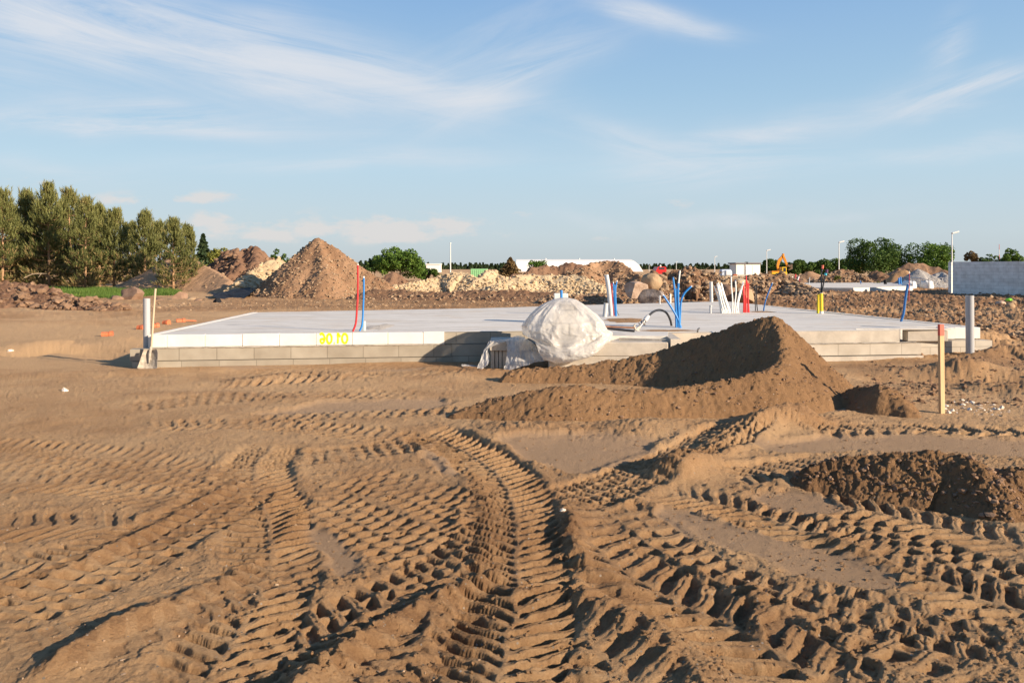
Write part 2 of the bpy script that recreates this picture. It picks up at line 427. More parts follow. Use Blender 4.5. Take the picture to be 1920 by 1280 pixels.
M['dark'] = soil('dark_earth', (.27, .17, .105), (.20, .115, .07), (.11, .06, .04))
M['gravelly'] = soil('gravelly_earth', (.37, .23, .135), (.275, .16, .09), (.18, .10, .054))
M['lime'] = soil('limestone_dust', (.56, .43, .27), (.48, .36, .215), (.32, .22, .13))
M['greyg'] = soil('grey_gravel', (.36, .34, .31), (.30, .275, .25), (.22, .20, .18))
M['churn'] = soil('churned_brown_earth', (.32, .195, .115), (.225, .13, .075), (.13, .072, .042))
def stone(name, c, c2): return mat(name, c, .9, scale=3.1, c2=c2, bump=.5, bscale=14, bdist=.03, spec=.15)
M['st_lime'] = stone('limestone', (.60, .46, .29), (.34, .24, .14))
M['st_mix'] = stone('field_stone', (.42, .30, .19), (.17, .105, .06))
M['st_brown'] = stone('brown_clod', (.27, .17, .105), (.15, .09, .055))
M['st_grey'] = stone('grey_stone', (.42, .38, .34), (.26, .22, .19))
M['st_pale'] = stone('pale_rubble', (.72, .66, .57), (.45, .36, .27))
M['white'] = mat('white_aerated_concrete', (.76, .71, .63), .9, .16, 3, .35, 70)
M['grey'] = mat('grey_concrete_block', (.44, .40, .34), .9, .25, 3, .4, 60)
M['greyb'] = mat('pale_concrete', (.50, .44, .36), .9, .30, 3.5, .4, 50)
M['slab'] = mat('poured_concrete', (.66, .625, .565), .85, .20, 1.6, .25, 18, stretch=(.30, 3.5, 1), bdist=.006, spec=.12)
def slabmat():
    m, nt, b = nodes('poured_concrete_slab'); L = nt.links.new; tc = N(nt, 'ShaderNodeTexCoord')
    def nz(scl, st, det=7, dist=0):
        mp = N(nt, 'ShaderNodeMapping'); mp.inputs['Scale'].default_value = st; L(tc.outputs['Object'], mp.inputs[0])
        n = N(nt, 'ShaderNodeTexNoise'); n.inputs['Scale'].default_value = scl; n.inputs['Detail'].default_value = det; n.inputs['Roughness'].default_value = .65; n.inputs['Distortion'].default_value = dist; L(mp.outputs[0], n.inputs['Vector']); return n.outputs['Fac']
    r1 = ramp(nt, [(.30, (.50, .465, .41)), (.5, (.61, .575, .515)), (.72, (.70, .665, .605))]); L(nz(1.5, (.22, 3.2, 1)), r1.inputs[0])
    r2 = ramp(nt, [(.50, (0, 0, 0)), (.70, (1, 1, 1))]); L(nz(.7, (1, 1.6, 1), 9, .8), r2.inputs[0])
    mx = N(nt, 'ShaderNodeMix', data_type='RGBA'); f = N(nt, 'ShaderNodeMath', operation='MULTIPLY'); L(r2.outputs[0], f.inputs[0]); f.inputs[1].default_value = .55
    L(f.outputs[0], mx.inputs[0]); L(r1.outputs[0], mx.inputs[6]); mx.inputs[7].default_value = (.52, .41, .29, 1)
    r3 = ramp(nt, [(.36, (.62, .60, .58)), (.50, (1, 1, 1))]); L(nz(4.2, (.4, 1.5, 1), 8, .5), r3.inputs[0])
    m3 = N(nt, 'ShaderNodeMix', data_type='RGBA', blend_type='MULTIPLY'); m3.inputs[0].default_value = .5; L(mx.outputs[2], m3.inputs[6]); L(r3.outputs[0], m3.inputs[7])
    L(m3.outputs[2], b.inputs['Base Color']); b.inputs['Roughness'].default_value = .9; b.inputs['Specular IOR Level'].default_value = .12
    bp = N(nt, 'ShaderNodeBump'); bp.inputs['Strength'].default_value = .35; bp.inputs['Distance'].default_value = .02; L(nz(5, (.5, 2.5, 1), 8), bp.inputs['Height']); L(bp.outputs[0], b.inputs['Normal']); return m
M['slab'] = slabmat()
M['mortar'] = mat('mortar', (.52, .46, .38), .95, .2, 20, .6, 80)
M['pipe'] = mat('grey_plastic_pipe', (.36, .365, .37), .35, .06, 4, 0, spec=.5)
M['pipel'] = mat('light_grey_plastic_pipe', (.50, .50, .49), .4, .15, 9, 0, spec=.5)
M['red'] = mat('red_conduit_plastic', (.62, .03, .03), .4, .12, 12, 0, spec=.5)
M['dred'] = mat('dark_red_conduit_plastic', (.30, .02, .045), .4, .12, 12, 0, spec=.5)
M['blue'] = mat('blue_conduit_plastic', (.02, .21, .56), .4, .15, 12, 0, spec=.5)
M['dblue'] = mat('deep_blue_conduit_plastic', (.02, .13, .36), .4, .15, 12, 0, spec=.5)
M['wht'] = mat('white_conduit_plastic', (.80, .78, .73), .4, .08, 12, 0, spec=.5)
M['blk'] = mat('black_rubber', (.03, .03, .032), .5, .3, 12, 0, spec=.4)
M['yel'] = mat('yellow_pipe_plastic', (.75, .56, .02), .4, .12, 9, 0, spec=.5)
M['paint'] = mat('yellow_spray_paint', (.82, .80, .01), .6, .08, 40, 0)
M['cyan'] = mat('turquoise_cap', (.06, .42, .52), .4, .1, 9, 0)
M['wood'] = mat('bare_wood', (.62, .42, .22), .75, .25, 6, .2, 60, stretch=(9, 9, .5))
M['woodold'] = mat('worn_wood', (.52, .40, .27), .75, .3, 6, .2, 60, stretch=(9, 9, .5))
M['orange'] = mat('orange_red_paint', (.72, .15, .10), .7, .15, 14, .1)
M['rust'] = mat('rusty_steel', (.30, .15, .09), .8, .4, 14, .2)
M['terra'] = mat('orange_drain_plastic', (.60, .17, .07), .6, .3, 18, .1)
M['shovel'] = mat('cement_crusted_steel', (.52, .45, .36), .85, .6, 14, .8, 30, bdist=.01)
M['steel'] = mat('dull_steel', (.42, .40, .38), .4, .35, 14, .2, spec=.5, metal=.7)
M['lamp'] = mat('galvanised_steel', (.62, .62, .60), .5, .1, 2, 0, metal=.2)
M['hall'] = mat('white_sheet_cladding', (.74, .71, .66), .7, .05, .2, 0)
M['halls'] = mat('pale_shed_cladding', (.80, .76, .68), .7, .05, .6, 0)
M['roofg'] = mat('grey_roofing', (.20, .19, .19), .7, .1, .6, 0)
M['exc'] = mat('orange_yellow_machine_paint', (.72, .26, .02), .45, .2, 2, 0)
M['excy'] = mat('yellow_machine_paint', (.76, .48, .03), .45, .2, 2, 0)
M['glass'] = mat('dark_cab_glass', (.04, .05, .06), .1, .1, 2, 0, spec=.6)
M['carred'] = mat('red_vehicle_paint', (.55, .03, .03), .35, .05, 2, 0)
M['green'] = mat('pale_green_panel', (.25, .50, .24), .6, .08, 2, 0)
M['limeg'] = mat('bright_green_bag', (.25, .68, .05), .5, .2, 9, .3)
M['sack'] = mat('white_woven_sack', (.72, .72, .70), .7, .12, 4, .4, 14, bdist=.03)
M['wrapb'] = mat('bluish_white_wrap', (.55, .62, .72), .4, .2, 3, .4, 8, bdist=.03)
M['tarp'] = mat('black_plastic_sheet', (.018, .018, .02), .6, .3, 3, .6, 6, bdist=.05, spec=.12)
M['bark'] = mat('dark_bark', (.17, .12, .08), .95, .4, 9, .6, 30)
M['pinebark'] = mat('orange_pine_bark', (.44, .27, .15), .95, .45, 7, .6, 30)
def foliage(name, c1, c2, c3, sc_=.9):
    m, nt, b = nodes(name); L = nt.links.new
    tc = N(nt, 'ShaderNodeTexCoord'); n1 = N(nt, 'ShaderNodeTexNoise'); n1.inputs['Scale'].default_value = sc_; n1.inputs['Detail'].default_value = 5; n1.inputs['Roughness'].default_value = .7
    L(tc.outputs['Object'], n1.inputs['Vector'])
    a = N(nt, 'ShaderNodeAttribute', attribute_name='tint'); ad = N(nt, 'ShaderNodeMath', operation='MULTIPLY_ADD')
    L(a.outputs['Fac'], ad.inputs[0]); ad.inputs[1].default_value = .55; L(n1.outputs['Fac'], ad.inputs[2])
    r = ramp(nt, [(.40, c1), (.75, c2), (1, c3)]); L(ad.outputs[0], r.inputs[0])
    out = nt.nodes['Material Output']; tr = N(nt, 'ShaderNodeBsdfTranslucent'); mx = N(nt, 'ShaderNodeMixShader'); mx.inputs[0].default_value = .22
    L(r.outputs[0], b.inputs['Base Color']); L(r.outputs[0], tr.inputs['Color'])
    b.inputs['Roughness'].default_value = .65; b.inputs['Specular IOR Level'].default_value = .2
    L(b.outputs[0], mx.inputs[1]); L(tr.outputs[0], mx.inputs[2]); L(mx.outputs[0], out.inputs[0])
    return m
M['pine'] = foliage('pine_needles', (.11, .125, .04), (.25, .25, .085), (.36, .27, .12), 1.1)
M['leaf'] = foliage('green_leaves', (.055, .11, .018), (.12, .20, .03), (.22, .29, .05))
M['leafd'] = foliage('dark_green_leaves', (.045, .085, .018), (.09, .15, .03), (.17, .22, .05))
M['leafy'] = foliage('yellow_green_leaves', (.12, .14, .03), (.25, .24, .05), (.32, .22, .06))
M['brownc'] = foliage('browned_conifer_needles', (.10, .07, .03), (.22, .14, .055), (.14, .16, .04))
M['spruce'] = foliage('dark_spruce_needles', (.03, .055, .025), (.06, .09, .035), (.11, .14, .05))
M['grass'] = foliage('fresh_grass', (.05, .095, .018), (.11, .185, .03), (.26, .29, .08), 2.5)
M['wood_far'] = foliage('far_wood_foliage', (.04, .065, .028), (.07, .10, .04), (.11, .135, .055), .05)

# block wall of the unfinished house on the right: courses of pale blocks
def blockwall(name, c, bw, bh, c2):
    m, nt, b = nodes(name); L = nt.links.new
    tc = N(nt, 'ShaderNodeTexCoord'); br = N(nt, 'ShaderNodeTexBrick')
    L(tc.outputs['UV'], br.inputs['Vector'])
    br.inputs['Color1'].default_value = (*c, 1); br.inputs['Color2'].default_value = (*c2, 1); br.inputs['Mortar'].default_value = (*[v*.72 for v in c2], 1)
    br.inputs['Scale'].default_value = 1; br.inputs['Brick Width'].default_value = bw; br.inputs['Row Height'].default_value = bh
    br.inputs['Mortar Size'].default_value = .006; br.inputs['Bias'].default_value = -.2
    n1 = N(nt, 'ShaderNodeTexNoise'); n1.inputs['Scale'].default_value = 3; n1.inputs['Detail'].default_value = 8; L(tc.outputs['UV'], n1.inputs['Vector'])
    r = ramp(nt, [(.3, (.72, .70, .68)), (.65, (1, 1, 1))]); L(n1.outputs['Fac'], r.inputs[0])
    mx = N(nt, 'ShaderNodeMix', data_type='RGBA', blend_type='MULTIPLY'); mx.inputs[0].default_value = .8
    L(br.outputs[0], mx.inputs[6]); L(r.outputs[0], mx.inputs[7]); L(mx.outputs[2], b.inputs['Base Color'])
    b.inputs['Roughness'].default_value = .9; b.inputs['Specular IOR Level'].default_value = .15
    bp = N(nt, 'ShaderNodeBump'); bp.inputs['Strength'].default_value = .4; bp.inputs['Distance'].default_value = .006
    iv = N(nt, 'ShaderNodeMath', operation='SUBTRACT'); iv.inputs[0].default_value = 1; L(br.outputs['Fac'], iv.inputs[1]); L(iv.outputs[0], bp.inputs['Height']); L(bp.outputs[0], b.inputs['Normal'])
    return m
M['bwall'] = blockwall('pale_block_courses', (.88, .85, .80), .6, .2, (.80, .76, .70))
M['gcourse'] = blockwall('grey_block_course', (.37, .325, .255), .6, .2, (.30, .26, .20))
M['wcourse'] = blockwall('white_block_course', (.86, .80, .71), .6, .2, (.83, .76, .67))
M['bcourse'] = blockwall('pale_grey_block_course', (.48, .43, .355), .6, .2, (.43, .38, .31))

def wallface(mb_name, pts, z0, z1, thick, m, parent, u0=0, v0=0):
    """upright wall along pts (front line), UV in metres, thickness going back (+normal left of path)"""
    me = bpy.data.meshes.new(mb_name); vs = []; fs = []; uv = []
    acc = 0; n = len(pts)
    for i in range(n-1):
        a = Vector((*pts[i], 0)); b = Vector((*pts[i+1], 0)); t = (b-a); Ln = t.length; t.normalize(); nn = Vector((-t.y, t.x, 0))*thick
        k = len(vs)
        for p in (a, b, b+nn, a+nn): vs += [(p.x, p.y, z0), (p.x, p.y, z1)]
        for (q, r_, ua, ub) in ((0, 1, acc, acc+Ln), (1, 2, acc+Ln, acc+Ln+thick), (2, 3, acc, acc+Ln), (3, 0, acc-thick, acc)):
            fs.append((k+2*q, k+2*r_, k+2*r_+1, k+2*q+1)); uv += [(ua+u0, z0+v0), (ub+u0, z0+v0), (ub+u0, z1+v0), (ua+u0, z1+v0)]
        fs.append((k+1, k+3, k+5, k+7)); uv += [(acc, v0), (acc+Ln, v0), (acc+Ln, v0+.1), (acc, v0+.1)]
        fs.append((k+6, k+4, k+2, k+0)); uv += [(0, 0)]*4
        acc += Ln
    me.from_pydata(vs, [], fs); u = me.uv_layers.new(name='UVMap')
    u.data.foreach_set('uv', [c for p in uv for c in p])
    return link(mb_name, me, m, parent)

# ------------------------------------------------------------------ ground
def build_ground():
    pys = np.arange(1350, 533, -1.5)
    ys = F*H/(pys-HY)
    back = np.array([-60, -30, -15, -7, -3, 0, 1.2, 2.0, 2.5])
    far = np.array([80, 90, 105, 130, 170, 230, 330, 500, 800, 1400, 2500, 4500.])
    ys = np.concatenate([back, ys, far])
    us = np.arange(-.74, .7401, .00147)
    side = np.concatenate([np.arange(1, 131)*.0035, .455+np.cumsum(.006*1.22**np.arange(26))]); side = side[side < 9]
    us = np.concatenate([-(side[::-1])-.74, us, .74+side])
    sy = np.maximum(ys, 2.6)
    X = us[None, :]*sy[:, None]; Y = np.repeat(ys[:, None], len(us), 1)
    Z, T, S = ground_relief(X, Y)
    far_f = 1-sstep(60, 120, Y); Z = Z*far_f
    V = np.stack([X, Y, Z], 2).reshape(-1, 3)
    me = np_mesh('ground', V, grid_faces(len(ys), len(us)))
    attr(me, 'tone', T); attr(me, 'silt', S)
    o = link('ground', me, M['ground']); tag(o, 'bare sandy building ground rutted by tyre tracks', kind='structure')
build_ground()

# ------------------------------------------------------------------ stones and heaps
_t = (1+5**.5)/2
ICO_V = np.array([(-1, _t, 0), (1, _t, 0), (-1, -_t, 0), (1, -_t, 0), (0, -1, _t), (0, 1, _t), (0, -1, -_t), (0, 1, -_t), (_t, 0, -1), (_t, 0, 1), (-_t, 0, -1), (-_t, 0, 1)])/1.902
ICO_F = np.array([(0, 11, 5), (0, 5, 1), (0, 1, 7), (0, 7, 10), (0, 10, 11), (1, 5, 9), (5, 11, 4), (11, 10, 2), (10, 7, 6), (7, 1, 8), (3, 9, 4), (3, 4, 2), (3, 2, 6), (3, 6, 8), (3, 8, 9), (4, 9, 5), (2, 4, 11), (6, 2, 10), (8, 6, 7), (9, 8, 1)])
def chunks(P, size, flat=.7):
    """random angular stones at P (n,3), size (n,)"""
    n = len(P); V = np.repeat(ICO_V[None], n, 0)*(1+rng.uniform(-.32, .32, (n, 12, 1)))
    V = V*np.stack([rng.uniform(.7, 1.3, n), rng.uniform(.6, 1.1, n), rng.uniform(flat*.6, flat*1.2, n)], 1)[:, None]
    a = rng.uniform(0, 6.28, n); b = rng.uniform(-.6, .6, n); ca, sa, cb, sb = np.cos(a), np.sin(a), np.cos(b), np.sin(b)
    x, y, z = V[..., 0], V[..., 1], V[..., 2]
    y, z = y*cb[:, None]-z*sb[:, None], y*sb[:, None]+z*cb[:, None]
    x, y = x*ca[:, None]-y*sa[:, None], x*sa[:, None]+y*ca[:, None]
    V = np.stack([x, y, z], 2)*size[:, None, None]+P[:, None]
    Fc = (ICO_F[None]+(np.arange(n)*12)[:, None, None]).reshape(-1, 3)
    return V.reshape(-1, 3), Fc
def heap_height(x, y, ridges, k, seed, amp, cl, cls, kfun=None):
    h = np.full(x.shape, -5.)
    wob = 1+.22*fbm(x*.45, y*.45, 3, seed)
    for P in ridges:
        P = np.array(P, float)
        P = catmull(P, max(.25, .3)) if len(P) > 1 else np.vstack([P[0], P[0]+[.02, 0, 0]])
        d, s, t, e, L = pathdist(x, y, P)
        d = np.sqrt(d*d+.004)-.05
        h = np.maximum(h, e-k*d*wob)
    toe = sstep(-.3, .5, h)
    h = np.where(h < .35, h+.12*np.maximum(0, .35-h), h)
    h = h+amp*fbm(x*1.1, y*1.1, 4, seed+3)*toe
    for sc_, a_ in zip(cls, cl):
        h = h+a_*(clods(x*sc_, y*sc_, seed+int(sc_*7))-.25)*sstep(-.15, .1, h)
    return h
HEAPS = {}
def heap(name, label, cat, ridges, m, k=.72, amp=.08, cl=(.1, .05), cls=(1.8, 5), stones=0, ssize=(.05, .16), sm=None, res=1.0, tone=.3, group=None, lowbias=1.0, base=None):
    """ridges: list of lists of (px, py, d)"""
    RW = [[W(*q) for q in r] for r in ridges]
    A = np.array([q for r in RW for q in r]); zmax = A[:, 2].max(); m_ = max(zmax, .2)/k*1.25+.4
    x0, y0 = A[:, 0].min()-m_, A[:, 1].min()-m_; x1, y1 = A[:, 0].max()+m_, A[:, 1].max()+m_
    dm = A[:, 1].mean(); st = dm/800*1.25*res
    nx = int((x1-x0)/st)+2; ny = int((y1-y0)/(st*1.1))+2
    while nx*ny > 160000: st *= 1.1; nx = int((x1-x0)/st)+2; ny = int((y1-y0)/(st*1.1))+2
    X, Y = np.meshgrid(np.linspace(x0, x1, nx), np.linspace(y0, y1, ny))
    seed = sum(map(ord, name+label)) % 997
    f = lambda a, b: heap_height(a, b, RW, k, seed, amp, cl, cls)
    Z = f(X, Y)
    g = ground_relief(X, Y)[0] if dm < 30 else np.zeros_like(X)
    Z = np.maximum(Z, g-.12)
    keep = Z > g-.115
    keep = keep | np.roll(keep, 1, 0) | np.roll(keep, -1, 0) | np.roll(keep, 1, 1) | np.roll(keep, -1, 1)
    Fc = grid_faces(ny, nx); kr = keep.ravel(); Fc = Fc[kr[Fc].all(1)]
    cx, cy = A[:, 0].mean(), A[:, 1].mean()
    V = np.stack([X-cx, Y-cy, Z], 2).reshape(-1, 3)
    used = np.unique(Fc); mp = np.full(len(V), -1); mp[used] = np.arange(len(used)); Fc = mp[Fc]; V = V[used]
    T = (tone+.35*fbm(X*.8, Y*.8, 4, seed+8)).ravel()[used]
    Fc = np.vstack([Fc[:, [0, 1, 2]], Fc[:, [0, 2, 3]]])
    mi = np.zeros(len(Fc), np.int32); smf = np.ones(len(Fc), bool)
    if stones:
        sx = rng.uniform(x0, x1, stones*6); sy = rng.uniform(y0, y1, stones*6); sz = f(sx, sy)
        pr = (sz > .02) & (rng.uniform(0, 1, len(sx)) < np.clip(1.15-lowbias*sz/zmax, .12, 1))
        sx, sy, sz = sx[pr][:stones], sy[pr][:stones], sz[pr][:stones]
        size = ssize[0]+(ssize[1]-ssize[0])*rng.uniform(0, 1, len(sx))**2.6
        SV, SF = chunks(np.stack([sx-cx, sy-cy, sz+size*.15], 1), size)
        Fc = np.vstack([Fc, SF+len(V)]); V = np.vstack([V, SV]); T = np.concatenate([T, np.full(len(SV), .3)])
        mi = np.concatenate([mi, np.ones(len(SF), np.int32)]); smf = np.concatenate([smf, np.zeros(len(SF), bool)])
    me = np_mesh(name, V, Fc); attr(me, 'tone', T)
    o = link(name, me, [m, sm or M['st_mix']]); o.location = (cx, cy, 0)
    me.polygons.foreach_set('material_index', mi); me.polygons.foreach_set('use_smooth', smf)
    tag(o, label, cat, group); HEAPS[name] = f
    return o
# foreground heap
heap('sand_heap', 'large brown sandy soil heap with a sharp peak in front of the foundation slab', 'soil heap',
  [[(1450, 592, 10.7), (1400, 603, 10.95), (1345, 622, 11.2), (1285, 642, 11.4), (1230, 660, 11.5), (1150, 677, 11.6), (1060, 689, 11.6), (960, 698, 11.6)],
   [(1450, 592, 10.7), (1462, 618, 10.4), (1468, 655, 10.0), (1455, 688, 9.5), (1400, 704, 9.25), (1300, 722, 9.05), (1200, 735, 8.9), (1120, 731, 8.85), (1060, 726, 8.8), (980, 735, 8.8), (910, 755, 8.8), (865, 775, 8.75)],
   [(1655, 722, 9.3), (1680, 745, 9.1), (1700, 768, 8.95)], [(1655, 722, 9.3), (1640, 722, 9.5), (1600, 735, 9.7)]],
  M['sand'], k=.99, amp=.03, cl=(.035, .036, .032, .018), cls=(3.5, 9, 20, 42), stones=1800, ssize=(.005, .024), sm=M['st_brown'], res=.75, tone=.45)
heap('soil_mound', 'crescent of loose dark soil with a shaded hollow, right foreground', 'soil heap',
  [[(1520, 888, 6.1), (1560, 870, 6.1), (1650, 858, 6.0), (1745, 853, 5.9), (1800, 858, 5.8), (1838, 880, 5.62), (1862, 912, 5.45), (1880, 945, 5.3)], [(1900, 885, 5.7), (1990, 890, 5.7)]],
  M['sand'], k=.9, amp=.03, cl=(.035, .035, .025, .014), cls=(5, 12, 26, 50), stones=900, ssize=(.006, .03), sm=M['st_brown'], res=.75, tone=.6)
# mid and far heaps
heap('clod_berm', 'low bank of dark brown clods at the far left below the pines', 'soil heap',
  [[(-120, 528, 34), (20, 532, 34), (60, 538, 33.5), (95, 548, 33), (120, 562, 32.5)], [(120, 566, 31), (170, 572, 30.5), (215, 577, 30)]],
  M['dark'], k=.45, amp=.14, cl=(.16, .20, .10), cls=(1.2, 3.2, 8), stones=1500, ssize=(.03, .22), sm=M['st_brown'], tone=.55)
heap('smooth_earth_heap', 'smooth light brown earth heap behind the rightmost pine', 'soil heap',
  [[(320, 483, 60), (352, 480, 60)], [(352, 481, 60), (395, 505, 57), (428, 525, 54)]], M['gravelly'], k=.62, amp=.06, cl=(.04, .05, .04), cls=(2, 6, 12), stones=60, tone=.0)
heap('dark_earth_heap', 'dark reddish brown lumpy earth heap left of the tall cone', 'soil heap',
  [[(400, 495, 66), (418, 477, 66), (440, 470, 66), (458, 474, 66), (472, 465, 66), (488, 466, 66), (505, 485, 66)], [(440, 475, 66), (450, 500, 62)], [(480, 470, 66), (478, 505, 61)]], M['dark'], k=.72, amp=.22, cl=(.35, .30, .16), cls=(.8, 2.2, 5), stones=500, ssize=(.08, .3), sm=M['st_brown'], tone=.5)
heap('pale_rubble_heap', 'pale stony rubble heap leaning on the left foot of the tall cone', 'rubble heap',
  [[(455, 528, 47), (480, 506, 49), (505, 489, 50), (528, 487, 51)]], M['lime'], k=.85, amp=.15, cl=(.2, .14), cls=(1.6, 4), stones=900, ssize=(.06, .24), sm=M['st_lime'], tone=.5)
heap('cone_heap', 'tall cone of gravelly brown earth left of centre', 'soil heap',
  [[(540, 492, 46), (575, 461, 45.3), (597, 447, 45)], [(597, 447, 45), (640, 474, 44.5), (690, 508, 44), (722, 530, 43.6)], [(597, 447, 45), (610, 500, 42.7)]], M['gravelly'], k=.86, amp=.10, cl=(.10, .07, .05), cls=(1.7, 4.5, 9), stones=4200, ssize=(.02, .095), sm=M['st_mix'], tone=.4, lowbias=.75)
heap('small_brown_mound', 'small dark brown mound in front of the round green tree', 'soil heap',
  [[(728, 514, 62), (737, 510, 62), (748, 516, 62)]], M['dark'], k=.8, amp=.1, cl=(.12, .08), cls=(1.5, 4), stones=80, sm=M['st_brown'], tone=.4)
lime = 'pale limestone rubble heaps behind the slab'
heap('limestone_heap', 'pale limestone rubble heap beside the leftmost lamp post', 'rubble heap',
  [[(745, 534, 52), (790, 527, 53), (822, 519, 54), (850, 508, 54), (872, 511, 54), (890, 524, 53)]], M['lime'], k=.66, amp=.14, cl=(.14, .10), cls=(1.6, 4.2), stones=1700, ssize=(.035, .14), sm=M['st_lime'], tone=.25, group=lime)
heap('limestone_heap', 'pale limestone rubble heap with a peak below the green container', 'rubble heap',
  [[(872, 538, 48), (905, 517, 49), (918, 507, 50), (935, 514, 50), (950, 530, 49)]], M['lime'], k=.7, amp=.14, cl=(.14, .10), cls=(1.6, 4.2), stones=1500, ssize=(.035, .14), sm=M['st_lime'], tone=.3, group=lime)
heap('limestone_heap', 'longest pale limestone rubble heap behind the plastic-covered bundle', 'rubble heap',
  [[(935, 534, 46), (965, 520, 47), (1000, 517, 47.5), (1050, 517, 47.5), (1090, 520, 47), (1125, 535, 46)]], M['lime'], k=.62, amp=.14, cl=(.14, .10), cls=(1.6, 4.2), stones=2300, ssize=(.035, .14), sm=M['st_lime'], tone=.25, group=lime)
heap('soil_berm', 'low brown soil bank along the foot of the limestone heaps', 'soil heap',
  [[(700, 541, 41), (760, 546, 40.5), (800, 549, 40), (870, 546, 39.5), (950, 545, 39), (1040, 547, 38.5)]], M['churn'], k=.4, amp=.08, cl=(.12, .08), cls=(1.6, 5), stones=500, ssize=(.03, .12), tone=.5)
heap('stony_bank', 'low bank of stones and brown earth behind the leaning grey pipe', 'rubble heap',
  [[(1040, 556, 36), (1100, 552, 36), (1160, 552, 36), (1200, 550, 36.5)]], M['churn'], k=.4, amp=.1, cl=(.16, .10), cls=(1.8, 5), stones=1100, ssize=(.03, .13), tone=.5)
heap('ochre_earth_heap', 'ochre brown earth heap in front of the white hall', 'soil heap',
  [[(1070, 507, 58), (1095, 499, 58), (1120, 490, 59), (1150, 489, 59), (1175, 500, 58), (1195, 513, 57), (1212, 526, 56)]], M['gravelly'], k=.8, amp=.18, cl=(.22, .14), cls=(1.2, 3.4), stones=1200, ssize=(.05, .18), sm=M['st_mix'], tone=.3)
heap('dark_root_heap', 'dark brown earth heap left of the ochre heap by the green bush', 'soil heap',
  [[(965, 514, 63), (985, 510, 63), (1012, 503, 64), (1040, 500, 65), (1070, 495, 65), (1088, 496, 65)]], M['dark'], k=.8, amp=.3, cl=(.35, .2), cls=(1, 3), stones=400, ssize=(.06, .25), sm=M['st_brown'], tone=.4)
heap('root_rubble_heap', 'brown rubble and root heap right of the round boulder', 'rubble heap',
  [[(1225, 532, 39), (1250, 516, 40), (1270, 507, 40), (1292, 504, 40), (1320, 510, 40), (1345, 519, 39.5), (1375, 532, 39)]], M['churn'], k=.66, amp=.2, cl=(.3, .2, .08), cls=(1.3, 3.6, 8), stones=1600, ssize=(.04, .2), sm=M['st_mix'], tone=.5)
heap('pointed_earth_heap', 'pointed brown earth heap behind the round boulder', 'soil heap',
  [[(1190, 535, 41), (1205, 524, 41), (1220, 508, 41), (1230, 512, 41)]], M['churn'], k=.9, amp=.15, cl=(.2, .12), cls=(1.5, 4), stones=300, ssize=(.05, .2), tone=.5)
heap('rubble_ridge', 'long ridge of stones and clods below the orange excavator', 'rubble heap',
  [[(1360, 532, 45), (1390, 523, 46), (1425, 519, 46), (1465, 517, 46), (1490, 528, 45), (1520, 545, 43), (1545, 556, 42)]], M['churn'], k=.5, amp=.2, cl=(.24, .16), cls=(1.4, 3.8), stones=2600, ssize=(.05, .21), sm=M['st_mix'], tone=.35)
hp = 'small heaps beyond the second slab'
heap('sandy_heap', 'rounded light sandy heap right of the excavator', 'soil heap', [[(1505, 514, 78), (1518, 509, 78), (1532, 512, 78)]], M['gravelly'], k=.6, amp=.12, cl=(.1,), cls=(2,), stones=60, tone=.1, group=hp)
heap('stony_heap', 'dark stony heap with pale stones behind the yellow pipes', 'rubble heap', [[(1548, 516, 74), (1570, 508, 74), (1595, 508, 74), (1620, 520, 73)]], M['churn'], k=.6, amp=.2, cl=(.25, .12), cls=(1.3, 3.5), stones=900, ssize=(.06, .2), tone=.5, group=hp)
heap('brown_heap', 'low brown heap under the left one of the two big trees', 'soil heap', [[(1625, 518, 80), (1645, 509, 80), (1668, 518, 79)]], M['churn'], k=.5, amp=.15, cl=(.2,), cls=(1.5,), stones=200, tone=.55, group=hp)
heap('sandy_heap', 'pinkish sand heap left of the grey gravel cone', 'soil heap', [[(1680, 512, 68), (1696, 506, 68), (1705, 510, 68)]], M['sand'], k=.72, amp=.05, cl=(.05,), cls=(2,), tone=.1, group=hp)
heap('gravel_heap', 'grey gravel cone between the two big trees', 'gravel heap', [[(1722, 503, 63), (1728, 507, 63)], [(1722, 503, 63), (1745, 515, 62.5)]], M['greyg'], k=.66, amp=.05, cl=(.05,), cls=(3,), stones=500, ssize=(.03, .09), sm=M['st_grey'], tone=.2, group=hp)
heap('gravel_heap', 'lower grey gravel heap beside the tallest lamp post', 'gravel heap', [[(1755, 512, 69), (1766, 510, 69), (1775, 516, 68)]], M['greyg'], k=.6, amp=.05, cl=(.05,), cls=(3,), stones=300, ssize=(.03, .09), sm=M['st_grey'], tone=.2, group=hp)
heap('brown_heap', 'wide brown earth heap behind the grey gravel cone', 'soil heap', [[(1685, 503, 90), (1710, 493, 90), (1740, 497, 90), (1785, 511, 88)]], M['dark'], k=.6, amp=.2, cl=(.25,), cls=(1.2,), stones=200, sm=M['st_brown'], tone=.1, group=hp)

